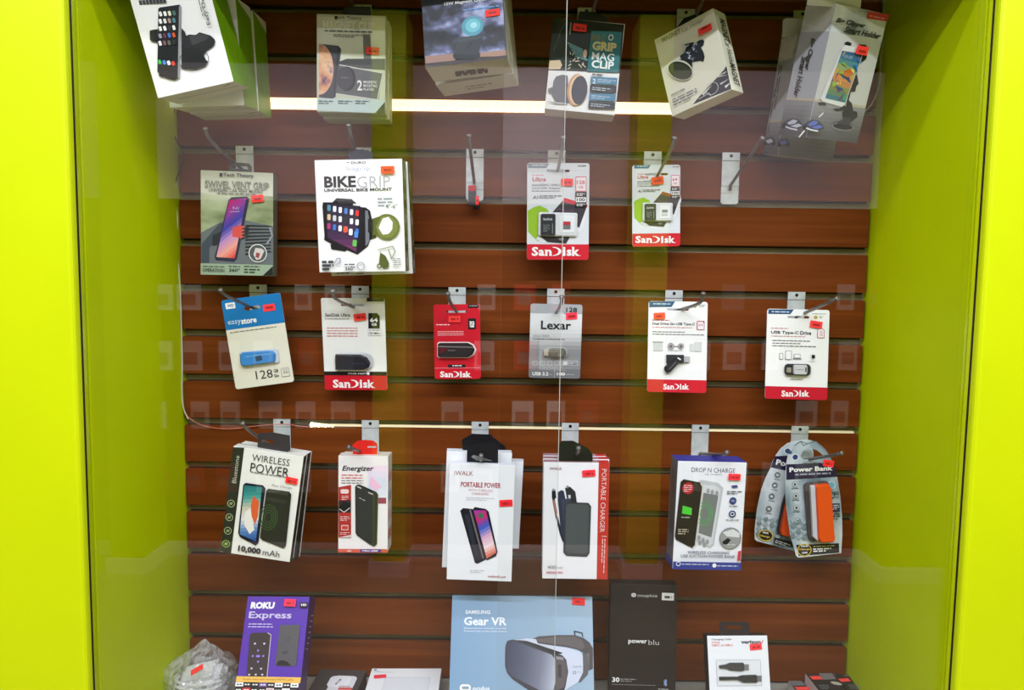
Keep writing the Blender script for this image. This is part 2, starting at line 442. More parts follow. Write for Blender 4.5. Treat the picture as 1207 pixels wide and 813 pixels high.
    def band(s, y0, y1, col, part='backing_card'):
        """full-width printed band between two heights given by crop points on the card's left/centre"""
        c = s.front; b0 = c.ab(*y0)[1]; b1 = c.ab(*y1)[1]; hi, lo = max(b0, b1), min(b0, b1)
        Q = clip_half(clip_half(s.outline if hasattr(s, 'outline') else [(-s.w/2, 0), (s.w/2, 0), (s.w/2, s.h), (-s.w/2, s.h)], 0, 1, lo), 0, -1, -hi)
        hs = [h for h in c.holes if all(lo < p[1] < hi for p in h)]
        c.polyl(Q, M(col) if isinstance(col, tuple) else col, part, hs)
    def sticker(s, x0, y0, x1, y1, rot=0, col=(255, 62, 52), canvas=None):
        c = canvas or s.front; c.z += 1e-4
        c.prism(c.rr(x0, y0, x1, y1, 1.5, rot, 1), c.z, c.z+2.5e-4, M(col, .6, name='price_sticker_paper'), 'price_sticker', 0)
        c.z += 3e-4
        cx, cy, w, h = (x0+x1)/2, (y0+y1)/2, x1-x0, y1-y0; rr = R(rot)
        ox, oy = -w*.28, -h*.12
        c.words(cx+ox*math.cos(rr)-oy*math.sin(rr), cy+ox*math.sin(rr)+oy*math.cos(rr), w*.62, h*.42, 1, (176, 34, 34) if col[0] > 230 else (70, 66, 66), rot, int(x0), .8, 'price_sticker')
    def tab(s, pts, col, y, hole=None, part='hang_tab', th=.0012):
        """hanging tab standing above the box, at local depth y"""
        cv = Canvas(s, (0, y, 0), (1, 0, 0), (0, 0, 1), (0, -1, 0))
        out = [cv.ab(*p) for p in pts]; holes = [[cv.ab(*p) for p in hole]] if hole else []
        tris = tessellate_polygon([[Vector((a, b, 0)) for a, b in L] for L in [out]+holes]); allp = [p for L in [out]+holes for p in L]
        mb = s.mb(part); m = M(col) if isinstance(col, tuple) else col; n0 = len(allp)
        mb.add([(a, y, b) for a, b in allp]+[(a, y+th, b) for a, b in allp], [tuple(t) for t in tris]+[tuple(n0+i for i in reversed(t)) for t in tris], m)
        for L in [out]+holes:
            n = len(L); mb.add([(a, y, b) for a, b in L]+[(a, y+th, b) for a, b in L], [(i, (i+1) % n, n+(i+1) % n, n+i) for i in range(n)], m)
        return cv
    def done(s, labels={}):
        body = next((p for p in ('carton', 'backing_card', 'case') if p in s.mbs), None); made = {}
        for part in sorted(s.mbs, key=lambda p: p != body):
            host = made[body] if body and part in ('lettering', 'printed_picture', 'price_sticker') else s.root
            o = s.mbs[part].build(part, host); made[part] = o
            if part in labels: o['label'] = labels[part]
        return s.root
def pill(cx, cy, w, h, n=6):
    out = []
    for sgn in (1, -1):
        for i in range(n+1):
            an = -math.pi/2+math.pi*i/n
            out.append((cx+sgn*(w/2-h/2)+sgn*math.cos(an)*h/2, cy+sgn*math.sin(an)*h/2))
    return out

# ================================================================ the setting
XL, XR = at(214, 406, 0).x, at(1020, 406, 0).x
YG = -0.2775; YF = -0.305                                   # glass plane, front of the lime frame
Z0 = at(920, 806, 0).z                                      # the niche's own floor
ZH = 1.885                                                  # underside of the header over the glass
ZC = 2.06; PIT = 0.0762; ZB = CAM_H + 0.207                 # slat pitch, top edge of one board
def struct(name, mb, **k):
    return tag(mb.build(name, **k), kind='structure')
m = MB(); m.box((XL-.02, .0155, Z0-.02), (XR+.02, .05, ZC), SLOT)        # slatwall: backing, boards, T-slot lips
for i in range(-6, 13):
    zt = ZB-PIT*i; zb = zt-PIT+.0125
    if zt > ZC: zt = ZC
    if zb < Z0: zb = Z0
    if zt-zb < .004: continue
    m.box((XL+.002, 0.0, zb), (XR-.004, .0075, zt), WOOD)
    m.box((XL+.004, 0.0075, zb-.0025), (XR-.006, .0155, zt+.0005), SLOT_DARK)
wb = struct('wall_back', m, bevel=.0008)
m = MB(); m.box((XL-.02, YG+.004, Z0-.02), (XL, .03, ZC), LIME_IN); struct('wall_left', m)
m = MB(); m.box((XR, YG+.004, Z0-.02), (XR+.02, .03, ZC), LIME_IN); struct('wall_right', m)
m = MB(); m.box((XL-.02, YG, ZC), (XR+.02, .05, ZC+.02), LIME_IN); struct('ceiling', m)
m = MB(); m.box((XL, YG-.02, Z0-.02), (XR, .03, Z0), noisy('grey_laminate', (150, 148, 142), (162, 160, 154), 12, .4)); struct('floor', m)
for i, (xa, xb) in enumerate([(XL-.28, XL), (XR, XR+.28)]):
    m = MB(); m.box((xa, YF, 0), (xb, YG-.002 if i > 5 else YG+.0035, 2.68), LIME); struct('trim_%d' % (i+1), m, bevel=.006)
m = MB(); m.box((XL+.0005, YF, ZH), (XR-.0005, YG+.01, 2.68), LIME); struct('trim_3', m, bevel=.004)
m = MB(); m.box((XL+.0005, YF, .0), (XR-.0005, YG-.0095, Z0+.004), LIME); struct('trim_4', m, bevel=.004)
DK = M((24, 24, 22), .5)
for i, (x, s) in enumerate([(XL, 1), (XR, -1)]):
    m = MB(); m.box((min(x, x+s*.0015), YG-.0147, Z0+.005), (max(x, x+s*.0015), YG-.0125, ZH), DK); struct('trim_%d' % (i+5), m)
def pane(name, x0, x1, y0, th=.005, lip=0):
    m = MB(); z0, z1 = Z0+.006, ZH-.001; e = .0009
    V = [(x0,y0,z0),(x1,y0,z0),(x1,y0+th,z0),(x0,y0+th,z0),(x0,y0,z1),(x1,y0,z1),(x1,y0+th,z1),(x0,y0+th,z1)]
    m.add(V, [(0,1,5,4),(2,3,7,6)], GLASS); m.add(V, [(0,3,2,1),(4,5,6,7)], EDGE); m.add(V, [(1,2,6,5)], EDGE if x1 < XR-.01 else GLASS); m.add(V, [(3,0,4,7)], EDGE if x0 > XL+.01 else GLASS)
    if lip: xe = x1 if lip > 0 else x0; m.box((min(xe, xe-lip), y0-.0003, z0), (max(xe, xe-lip), y0+.0002, z1), EDGE)      # ground edge catching the light
    return struct(name, m)
XA = at(661, 406, -.288).x; XB = at(590, 406, YG).x
pane('window_1', XL+.0018, XA, -.2895, lip=.0008); pane('window_2', XB, XR-.0018, -.2810)

# the shop behind the camera: floor, ceiling, facing display
YO = -2.86; YR = -3.11; VX = lambda px, py, Y: at(px, py, -2*abs(YG)-Y)     # where a reflection seen at a pixel really stands
m = MB(); m.box((-4, YR-.1, -.02), (4, .1, 0), noisy('floor_tile', (150, 134, 116), (164, 150, 130), 3, .5, .2)); struct('floor', m)
m = MB(); m.box((-4, YR-.1, 2.86), (4, .1, 2.9), M((226, 226, 222), .8)); struct('ceiling', m)
zt, zb = VX(600, 80, YR).z, VX(600, 240, YR).z
m = MB(); m.box((-4, YR-.1, 0), (4, YR-.02, 2.86), SLOT_DARK); struct('wall_opposite', m)
FASC = noisy('white_fascia', (238, 218, 224), (246, 226, 232), 3, .5)
DIM = noisy('shaded_green_header', (38, 50, 6), (44, 56, 6), 4, .8, .05)  # green header with its shade put into the colour
BW = noisy('dark_cherry', (26, 12, 6), (34, 16, 9), 5, .8, .04)
px_c = [139, 459, 770, 1086]
xc = [VX(p, 200, YO).x for p in px_c]; hw = .080
m = MB(); m.box((VX(88, 200, YR).x, YR-.02, zb), (xc[3]+.02, YR, zt), FASC); struct('trim_7', m)
m = MB(); m.box((-4, YR-.02, zt+.001), (4, YR, 2.86), DIM); struct('trim_8', m)
m = MB(); m.box((-4, YR-.02, .076), (4, YR-.004, zb-.001), BW); struct('wall_opposite', m)
m = MB(); m.box((-4, YR-.004, 0), (4, YR+.012, .075), FASC); struct('baseboard_opposite', m)
for i, x in enumerate(xc):
    w0, w1 = (hw, hw) if i < 3 else (hw, .9)
    m = MB(); m.box((x-w0, YR+.001, .076), (x+w1, YO, 2.70), LIME); struct('trim_%d' % (9+i), m)
    m = MB(); m.box((x-w0-.02, YR+.013, 0), (x+w1+.02, YO+.015, .075), FASC); struct('baseboard_%d' % (i+1), m)
cardm = [M((236, 232, 228)), M((206, 40, 44)), M((232, 226, 220)), M((120, 130, 140)), M((220, 214, 210))]
rnd = random.Random(5); proto = None; k = 0
for row, (py, hh) in enumerate([(350, .13), (418, .15), (487, .14), (560, .15)]):
    for px in range(150, 1080, 42):
        px2 = px+rnd.uniform(-7, 7)
        if rnd.random() < .28 or min(abs(px2-c) for c in px_c) < 40: continue
        q = VX(px2, py, YR)
        mb = MB(); w = rnd.uniform(.042, .062)
        mb.box((-w, -.012, -hh/2), (w, .0, hh/2), cardm[rnd.randrange(5)] if rnd.random() < .5 else cardm[0])
        mb.box((-w*.7, .0, -hh*.3), (w*.6, .002, hh*.12), M((150, 120, 118)))
        o = mb.build('product_card'); o.location = (q.x, YR+.035, q.z)
        tag(o, 'small product pack mirrored in the glass, hanging in the facing display', 'package', 'packs in the display across the aisle'); k += 1
def ceiling_light(y, watts, label):
    r = bpy.data.objects.new('ceiling_light', None); COL.objects.link(r); r.location = (0, y, LIGHT_Z)
    tag(r, label, 'light')
    h = MB(); h.box((-1.7, -.05, .012), (1.7, .05, .05), M((232, 232, 232), .4)); h.box((-.5, -.02, .05), (-.48, .02, .139), ZINC); h.box((.48, -.02, .05), (.5, .02, .139), ZINC); h.build('housing', r)
    ld = bpy.data.lights.new('tube', 'AREA'); ld.shape = 'RECTANGLE'; ld.size = 3.3; ld.size_y = .07; ld.energy = watts; ld.color = LIGHT_COL
    l = bpy.data.objects.new('tube', ld); COL.objects.link(l); l.parent = r; l.location = (0, 0, .008)
ceiling_light(LIGHT_Y[0], LIGHT_NEAR, 'long white ceiling light in front of the lime display case')
ceiling_light(LIGHT_Y[1], LIGHT_FAR, 'long white ceiling light over the middle of the aisle')
ceiling_light(LIGHT_Y[2], LIGHT_FILL, 'added fill light row near the facing display, brightening its fascia')  # extra row, added so the fascia reflects brighter in the glass

# LED strips in the slots
zs = ZB+PIT*1.0-.001                                        # the slot above the board whose top is one pitch up
a = at(300, 122, -.002); b = at(797, 129, -.002)
m = MB(); zc = ZB+PIT+.0062; m.box((a.x-.12, -.0035, zc-.0085), (b.x, .006, zc+.0095), STRIP)
for i in range(60):
    x = a.x-.10+(b.x-a.x+.09)*i/59; m.box((x-.0025, -.0042, zc-.0082), (x+.0025, -.0036, zc-.0035), STRIP_DOT)
tag(m.build('led_strip_light'), 'glowing warm white LED strip along the upper slot, behind the top row', 'light strip')
z4 = ZB-PIT*6+.0035; r = bpy.data.objects.new('led_strip_light', None); COL.objects.link(r); r.location = (0, 0, z4)
tag(r, 'thin dim LED strip along the slot above the power bank row', 'light strip')
m = MB(); x0 = at(365, 503, 0).x
m.box((x0, -.0015, -.0022), (XR-.012, .006, .0008), M((255, 236, 190), .5, emit=.07)); m.build('strip', r)
m = MB()
for i in range(7): m.box((x0+.002+i*.006, -.003, -.004+.0006*(i % 2)), (x0+.0055+i*.006, .003, .0035-.0006*i), M((255, 246, 200), .5, emit=max(.6, 3.2-.42*i)))
m.build('led', r)

# ---------------------------------------------------------------- wires
def wire(name, label, pts, r_, col, Y):
    P = chaikin([at(p[0], p[1], p[2] if len(p) > 2 else Y) for p in pts], 2)
    m = MB(); m.tube(P, r_, M(col, .5), 6); return tag(m.build(name, smooth=True), label, 'cable')
wire('power_wire', 'white wire running down the left corner to the dim lower strip', [(208, 215), (207, 235), (210, 262), (207, 285), (211, 318), (213, 352), (214, 395), (215, 435), (214, 462), (216, 482), (222, 494)], .0012, (206, 200, 176), -.004)
wire('red_wire', 'thin red and white wire curving along the slot to the lower strip', [(220, 490), (232, 499), (248, 504), (270, 506), (300, 502), (335, 499), (352, 502), (364, 503)], .0007, (214, 120, 100), -.004)
wire('power_wire', 'dark tangled wire in the upper left corner of the slatwall', [(206, 128), (202, 150), (207, 165), (217, 180), (215, 195), (207, 212), (206, 228)], .001, (52, 48, 60), -.006)
wire('charging_cable', 'pale cable looping down behind the boxed tablet holder at the right', [(1042, -20), (1042, 30), (1038, 70), (1037, 100), (1029, 122), (1017, 134)], .0009, (196, 196, 170), -.02)

# ================================================================ hooks
def hook(label, x, ytop, tip, base_dy=26, elbow=(0, 9), bend=None, group='slatwall display hooks'):
    """bracket whose lip sits in a slot at pixel (x, ytop); tip = where the wire ends, 15 cm out"""
    c = at(x, ytop+4, 0); n = round((ZB-c.z)/PIT); zl = ZB-PIT*n+.0035
    r = bpy.data.objects.new('display_hook', None); COL.objects.link(r); r.location = (c.x, 0, zl-.075)
    tag(r, label, 'hook', group); o = Vector(r.location)
    m = MB(); m.box((-.0145, -.0040, .0735), (.0145, -.0022, .0845), ZINC); m.box((-.0145, -.0040, .0715), (.0145, -.0004, .0735), ZINC)
    P = [(-.0145, .0705), (.0145, .0705), (.0145, .0035), (.0115, 0), (-.0115, 0), (-.0145, .0035)]
    m.add([(a, -.0032, b) for a, b in P]+[(a, -.0012, b) for a, b in P], [tuple(range(6))[::-1], tuple(range(6, 12))]+[(i, (i+1) % 6, 6+(i+1) % 6, 6+i) for i in range(6)], ZINC)
    m.box((-.0145, -.0048, .030), (.0145, -.0032, .0335), ZINC); m.box((-.0145, -.0044, .018), (.0145, -.0032, .020), ZINC)
    m.build('bracket', r)
    m = MB(); m.tube([(0, -.0046, .079), (0, -.0040, .079)], .0028, DK, 10); m.build('screw_hole', r)
    b = at(x, ytop+base_dy, -.004)-o; b.x = 0
    t = at(tip[0], tip[1], -.150)-o; e = at(tip[0]+elbow[0], tip[1]+elbow[1], -.143)-o
    q = Vector((b.x*.93+e.x*.07, -.016, b.z-.001))
    pts = [(b.x, -.004, b.z-.012), (b.x, -.006, b.z-.002), q]+([at(bend[0], bend[1], -.07)-o] if bend else [])+[e, t]
    m = MB(); m.tube(chaikin(pts, 2), .0026, ROD, 8)
    d = (t-e).normalized(); m.tube([t-d*.002, t+d*.002], .0036, ROD, 8); m.build('wire_rod', r, smooth=True)
    return r
hook('hook carrying the magnet clip box, top row', 428, 13, (409, -22))
hook('hook carrying the black and teal grip box, top row', 691, 14, (706, -20))
hook('hook carrying the tilted magnet car holder box, top row', 808, 14, (831, -12))
hook('hook behind the tall tilted phone holder boxes, top right', 945, 14, (985, -20))
hook('hook over the first box at the left of the second row', 289, 174, (242, 152), elbow=(4, 13))
hook('hook above the white bike mount box', 428, 176, (411, 148), elbow=(3, 16))
hook('hook carrying only a small black and red drive', 560, 178, (553, 160), 38, elbow=(1, 14))
hook('hook through the larger microSD blister card', 656, 181, (664, 162), elbow=(-1, 12))
hook('hook through the smaller microSD blister card', 769, 182, (795, 163), 34, elbow=(-3, 12))
hook('bare empty hook at the right of the second row', 861, 184, (899, 163), 32, elbow=(-4, 4))
hook('hook through the blue and cream flash drive card', 305, 335, (260, 342), 28, elbow=(4, 6))
hook('hook through the white flash drive card with red base', 425, 337, (392, 343), elbow=(2, 10))
hook('hook through the all-red flash drive card', 539, 340, (528, 346), elbow=(2, 10))
hook('hook through the silver grey flash drive card', 655, 342, (662, 350), elbow=(0, 8))
hook('hook through the dual drive card', 794, 343, (829, 346), 22, elbow=(-2, 12))
hook('hook through the USB-C drive card, right end', 938, 345, (986, 352), 26, elbow=(-10, 5))
hook('hook holding the black and white wireless power boxes', 333, 494, (286, 499), 36, elbow=(5, 7))
hook('hook through the red tab of the slim power bank boxes', 437, 497, (411, 527), 36, elbow=(6, 2))
hook('hook through the black tabs of the white portable power boxes', 566, 499, (567, 537), 44, elbow=(0, 5))
hook('hook through the rounded black tab of the red-edged charger boxes', 672, 499, (682, 528), 42, elbow=(0, 5))
hook('hook holding the purple-topped suction power bank box', 825, 502, (857, 533), 30, elbow=(-3, 3))
hook('hook through the two orange power bank cards', 942, 504, (992, 534), 36, elbow=(-8, 2))

# ================================================================ packages, top row
WH = (240, 240, 238); BK = (30, 30, 32); GY = (120, 120, 122)
def box_dark_phone(c, outer, screen, cols, dirv, body=(28, 28, 32)):
    c.poly(outer, body); c.grad(screen, cols, dirv, 14, part='printed_picture')

GREEN = (122, 172, 10)
def holder_box(corners, Y, t, label, first):
    k = Pkg('car_mount_box', label, 'box', 'C1', corners, Y, t, 'white and green car mount boxes', sy=.06, sp=.06)
    k.box(WH, GREEN, (225, 225, 215), (222, 218, 200)); c = k.front
    # white corner of the curved side print, and folded bottom flaps
    r = k.right; r.z = 1e-4
    w = k.t; h = k.h
    r.polyl([(0, h), (w*.02, h), (w, h*.885), (w, h)][::-1], M((232, 232, 222)), 'carton')
    for q in range(3): r.polyl([(w*(.50), h*(.2+.22*q)), (w*.52, h*(.2+.22*q)), (w*.52, h*(.33+.22*q)), (w*.50, h*(.33+.22*q))], M((176, 206, 80)), 'lettering')
    b = k.bot; b.z = 1e-4
    b.polyl([(-k.w*.36, -w*.46), (k.w*.46, -w*.46), (k.w*.46, -w*.50), (-k.w*.36, -w*.50)], M((150, 146, 130)), 'carton')
    b.polyl([(k.w*.30, -w*.25), (k.w*.42, -w*.10), (k.w*.43, -w*.13), (k.w*.31, -w*.28)], M((110, 106, 96)), 'carton')
    if first:
        for i in range(24): c.rect(76+i*7.4, 2-i*.5, 76+i*7.4+(2.2 if i % 3 else 4.4), 34-i*.5, (40, 40, 44), 'lettering')
        c.poly([(350,180),(372,205),(380,230),(400,222),(440,225),(465,208),(535,228),(560,250),(566,268),(556,295),(512,325),(492,350),(498,375),(518,395),(500,425),(440,446),(350,440)], (34, 34, 36))
        c.ring(430, 385, 98, 4, (60, 60, 62), ry=70); c.poly([(400,235),(470,215),(530,235),(500,262),(420,290)], (58, 58, 60))
        c.disc(430, 395, 78, 44, (30, 30, 32)); c.poly([(350,330),(420,300),(500,330),(480,400),(360,420)], (26, 26, 28))
        c.poly([(148,200),(158,194),(200,188),(200,272),(160,266),(150,255)], (26, 26, 28))
        c.poly([(203,58),(215,50),(338,32),(347,42),(338,498),(305,514),(210,475),(197,458)], (22, 24, 28))
        c.poly([(336,40),(346,40),(337,498),(328,502)], (150, 152, 156))
        c.poly([(206,475),(236,480),(250,490),(300,500),(300,512),(262,503),(240,494),(208,488)], (20, 20, 22))
        ic = [(240,240,240),(250,250,248),(235,228,200),(70,120,110),(245,245,245),(230,230,232),(180,150,140),(80,140,150),(240,240,236),(252,252,252),(60,60,60),(240,240,240),(150,150,160),(100,50,70),(60,110,180),(200,80,40),(230,230,230),(120,80,90),(90,100,80),(40,40,44)]
        for i, q in enumerate(ic):
            cx, cy = 218+(i % 4)*29, 92+(i//4)*47-(i % 4)*2; c.rrect(cx-9, cy-15, cx+9, cy+15, 5, q, rot=-3)
        for i, q in enumerate([(60,190,80),(70,130,220),(235,235,235),(220,60,50)]): c.rrect(206+i*29, 385+i*3, 226+i*29, 413+i*3, 6, q, rot=-3)
        c.text('Easy One', 532, 162, 200, 30, (70, 70, 74), .01, rot=-90); c.words(490, 110, 110, 14, 2, (120, 120, 124), rot=-90)
    k.done()
holder_box({'ftl': (-9,-81), 'ftr': (496,-196), 'fbl': (200,628), 'fbr': (675,522), 'bbr': (787,562)}, -.222, .065, 'white phone car mount box, frontmost of three, phone picture and barcode on its face', True)
holder_box({'ftl': (205,-5), 'ftr': (688,-15), 'fbl': (268,690), 'fbr': (750,674), 'bbr': (838,702)}, -.148, .055, 'green-sided car mount box squeezed in the middle of the three', False)
holder_box({'ftl': (352,84), 'ftr': (797,68), 'fbl': (395,720), 'fbr': (845,712), 'bbr': (925,757)}, -.078, .052, 'green-sided car mount box at the back of the three, nearest the slatwall', False)

SAGE = (196, 200, 176)
def magnet_clip(corners, Y, t, label, first):
    k = Pkg('magnet_clip_box', label, 'box', 'C2', corners, Y, t, 'sage magnet clip boxes', sy=.04, sp=.05)
    k.box(SAGE, (206, 210, 190), (170, 172, 156), (176, 180, 160)); c = k.front
    c.z = 2e-4
    if first:
        P = PIC([(150,156,120),(206,208,184),(226,226,210)], 14, 3, (1, 1, .6))
        c.poly([(122,100),(528,108),(528,370),(122,390)], P)
        c.poly([(395,205),(440,205),(445,360),(400,360)], (108, 108, 98)); c.poly([(250,370),(300,352),(528,352),(528,420),(250,400)], (74, 76, 74))
        c.poly([(250,395),(512,440),(490,595),(230,560)], (92, 94, 98)); c.line([(250,388),(515,438),(482,598),(228,560)], 6, (206, 208, 200))
        c.disc(298, 472, 55, 74, (40, 40, 44)); c.disc(286, 470, 50, 68, (62, 62, 70)); c.words(262, 462, 46, 10, 1, (120, 120, 130))
        c.poly([(132,262),(250,275),(266,296),(232,580),(214,590),(132,582)], (66, 68, 74)); c.line([(250,285),(222,585)], 6, (36, 36, 40))
        c.polyl([c.ab(*p) for p in [(132,268)]+[(132+84*math.sin(math.pi*i/14), 415-150*math.cos(math.pi*i/14)) for i in range(15)]+[(132,565)]], PIC([(90,60,110),(214,150,110),(232,190,150),(130,90,130)], 40, 8), 'printed_picture')
        c.line([(132,266)]+[(132+86*math.sin(math.pi*i/12), 416-152*math.cos(math.pi*i/12)) for i in range(1, 13)], 4, (230, 170, 150))
        c.poly([(122,588),(528,600),(528,680),(122,664)], (186, 204, 200))
        c.text('Tech Theory', 228, 108, 160, 22, (50, 52, 48), .01); c.rect(226, 98, 244, 118, (50, 52, 48))
        c.text('MAGNET CLIP', 155, 150, 310, 52, (244, 246, 236), .03)
        c.words(168, 182, 285, 15, 1, (70, 72, 66)); c.words(220, 206, 180, 11, 2, (110, 112, 100))
        c.text('2', 362, 512, 30, 62, (240, 240, 236), .02); c.text('MAGNETIC', 400, 492, 80, 16, (234, 234, 230), .01); c.text('MOUNTING', 400, 514, 80, 16, (234, 234, 230), .01); c.text('PLATES', 400, 536, 62, 16, (234, 234, 230), .01)
        for x in (132, 248, 350): c.words(x, 603, 85, 13, 2, (70, 90, 96), seed=x)
        c.poly([(528,612),(528,680),(470,678)], (48, 54, 38), 'carton')
        k.sticker(415, 285, 492, 328, 3)
        k.tab([(275,60),(300,38),(440,40),(445,88),(445,100),(275,96)], (28, 28, 28), t*.5)
    k.done()
magnet_clip({'ftl': (115,80), 'ftr': (530,97), 'fbl': (122,665), 'fbr': (530,682), 'bbr': (545,712)}, -.130, .028, 'sage green magnet clip box with a phone picture, in front of its twin', True)
magnet_clip({'ftl': (150,118), 'ftr': (548,125), 'fbl': (160,702), 'fbr': (552,716), 'bbr': (574,752)}, -.100, .030, 'sage magnet clip box mostly hidden behind its twin, lower edge showing', False)

def charger_box(corners, Y, t, label, first):
    k = Pkg('wireless_charger_box', label, 'box', 'C3', corners, Y, t, 'magnetic charger boxes', sy=.05, sp=.12, st=.25)
    k.box((40, 44, 52) if first else (204, 196, 178), (206, 200, 178), (60, 60, 62), (226, 220, 202)); c = k.front; c.z = 2e-4
    if first:
        FUR = PIC([(10,12,16),(26,30,40),(84,90,124),(170,176,214),(130,170,190)], 24, 11, (1, 1, 1.3), 9, 1.1)
        c.poly([(33,36),(458,-10),(474,262),(48,312)], FUR)
        c.poly([(30,34),(150,22),(458,-12),(455,-60),(28,-20)], (34, 36, 44), 'carton')
        c.poly([(50,296),(210,282),(210,318),(52,340)], (140, 110, 98)); c.poly([(340,278),(476,262),(478,296),(340,300)], (150, 118, 100))
        c.poly([(50,335),(478,292),(479,310),(51,360)], (60, 50, 48))
        c.disc(300, 138, 58, 52, (90, 160, 180)); c.disc(302, 136, 40, 36, (120, 196, 212)); c.disc(306, 134, 18, 16, (170, 226, 236))
        c.poly([(228,200),(355,182),(352,200),(325,305),(300,318),(205,312),(196,296)], (44, 48, 52)); c.poly([(196,296),(205,312),(300,318),(325,305),(322,292),(200,284)], (28, 30, 34))
        c.line([(262,268),(290,228),(298,238)], 5, (24, 26, 30)); c.poly([(225,205),(352,187),(346,205),(230,226)], (56, 62, 66))
        c.text('15W Magnetic Quick Charge', 152, 26, 300, 22, (225, 228, 232), .02)
        c.words(250, 54, 190, 14, 1, (110, 160, 220))
        b = k.bot; b.z = 2e-4
        b.words(205, 385, 172, 20, 1, (90, 78, 62), fill=.9, seed=4); b.words(205, 376, 172, 20, 1, (90, 78, 62), fill=.9, seed=6)
        k.sticker(368, 52, 444, 88, -1)
    else:
        b = k.bot; b.z = 2e-4; b.words(260, 455, 140, 12, 2, (168, 150, 128))
    k.done()
charger_box({'ftl': (22,-150), 'ftr': (458,-205), 'fbl': (50,362), 'fbr': (478,308), 'bbl': (100,440), 'bbr': (509,375)}, -.205, .065, 'boxed magnetic quick charger with furry blue picture, hanging in front', True)
charger_box({'ftl': (62,-60), 'ftr': (480,-110), 'fbl': (103,455), 'fbr': (507,385), 'bbl': (155,522), 'bbr': (542,438)}, -.138, .055, 'cream-bottomed charger box directly behind the furry blue picture box', False)

k = Pkg('grip_clip_box', 'black and teal grip magnet clip box with white lower half', 'box', 'C3', {'ftl': (724,90), 'ftr': (1100,128), 'fbl': (675,570), 'fbr': (1052,610), 'bbr': (1035,650), 'bbl': (690,604)}, -.130, .045, sy=.04, sp=.1, st=.2)
k.box(WH, (210, 206, 196), (30, 34, 28), (206, 196, 180)); c = k.front; c.z = 2e-4
c.poly([(724,92),(1098,130),(1076,385),(698,370)], PIC([(16,24,18),(24,34,26),(44,56,40)], 20, 5), 'carton')
c.line([(800,110),(765,160),(750,210),(725,270)], 4, (90, 96, 80)); c.line([(818,120),(812,180)], 6, (176, 170, 150))
for i in range(9): c.line([(800+i*5, 225+i*9), (880+i*3, 262+i*7)], 5, (60, 140, 150) if i % 2 else (130, 170, 170))
for i in range(12):
    rr_ = random.Random(i); x, y = 790+rr_.random()*110, 280+rr_.random()*80; c.line([(x, y), (x+rr_.uniform(-20, 25), y+rr_.uniform(-20, 20))], 5, (206, 200, 180))
c.poly([(705,322),(760,318),(772,345),(760,366),(700,366)], (226, 204, 170)); c.disc(892, 285, 10, 22, (230, 200, 180))
c.poly([(925,163),(1085,172),(1068,385),(902,378)], (34, 112, 116), 'carton')
c.text('MAG', 928, 198, 70, 40, (110, 112, 60), .02); c.ring(1028, 200, 13, 4, (236, 236, 226), ry=16)
c.text('GRIP', 930, 242, 128, 48, (206, 196, 130), .05); c.text('MAG', 928, 296, 118, 40, (240, 244, 240), .01); c.text('CLIP', 926, 338, 118, 42, (240, 244, 240), .035)
c.poly([(740,405),(770,396),(800,400),(805,545),(740,540),(722,510),(718,495),(700,490),(698,470),(722,460),(725,430)], (88, 92, 100)); c.poly([(690,535),(800,545),(800,552),(735,548)], (170, 170, 172))
c.disc(846, 475, 48, 84, (206, 160, 120)); c.disc(856, 476, 46, 80, (232, 196, 160)); c.disc(862, 478, 42, 76, (52, 54, 66)); c.disc(866, 478, 38, 70, (64, 66, 78))
for i, q in enumerate([(70,130,166),(44,50,62),(70,130,166),(44,50,62)]):
    x, y = 922-i*4, 408+i*43; c.poly([(x,y),(x+140,y+5),(x+137,y+41),(x-2,y+36)], q, 'carton'); c.words(x+(35 if i == 0 else 12), y+10, 100, 10, 2, (190, 205, 216), seed=i)
c.text('2', 932, 430, 16, 26, WH, .03); c.words(930, 390, 60, 12, 1, (90, 96, 100), fill=.8)
k.sticker(828, 130, 900, 170, 2); k.tab([(855,100),(862,60),(945,62),(1010,92),(1010,122),(850,106)], (24, 26, 24), .02)
k.done()

k = Pkg('car_holder_box', 'cream magnet car holder box hanging tilted from one corner', 'box', 'C4', {'ftl': (30,265), 'ftr': (430,55), 'fbl': (150,765), 'fbr': (547,592), 'btr': (500,88), 'bbr': (622,615), 'bbl': (237,795)}, -.140, .045, sy=.3, sp=.3, st=.3)
k.box((226, 224, 204), (224, 222, 202), (220, 216, 200), (222, 212, 196)); c = k.front; c.z = 2e-4
c.poly([(512,436),(545,588),(290,690),(330,640),(420,545),(480,480)], (46, 48, 56), 'carton')
for p in [[(455,505),(525,492),(455,512)],[(470,552),(530,520),(475,560)],[(350,620),(420,560),(360,632)],[(500,570),(540,545),(510,582)],[(430,520),(512,470),(505,482)],[(440,498),(510,452),(500,462)]]: c.poly(p, (214, 212, 206), 'carton')
c.ring(418, 585, 42, 4, (190, 190, 190)); c.line([(330,655),(400,615),(410,635)], 4, (190, 190, 190))
c.poly([(250,290),(290,280),(312,286),(330,268),(355,262),(368,272),(362,300),(345,315),(360,340),(370,375),(362,408),(340,402),(325,405),(290,410),(270,405),(215,392),(205,370),(240,345)], (38, 42, 48))
rr_ = random.Random(3)
for i in range(26):
    x, y = rr_.uniform(222, 320), rr_.uniform(290, 400); c.poly([(x, y), (x+rr_.uniform(8, 26), y-rr_.uniform(2, 14)), (x+rr_.uniform(5, 18), y+rr_.uniform(4, 16))], rr_.choice([(170,178,196),(120,128,150),(206,212,222),(60,64,74)]))
c.poly([(205,392),(290,405),(292,440),(285,490),(220,440)], (30, 34, 30)); c.disc(212, 465, 90, 62, (210, 210, 190), rot=42); c.disc(212, 468, 84, 54, (44, 50, 38), rot=42); c.disc(214, 472, 72, 44, (60, 66, 50), rot=42)
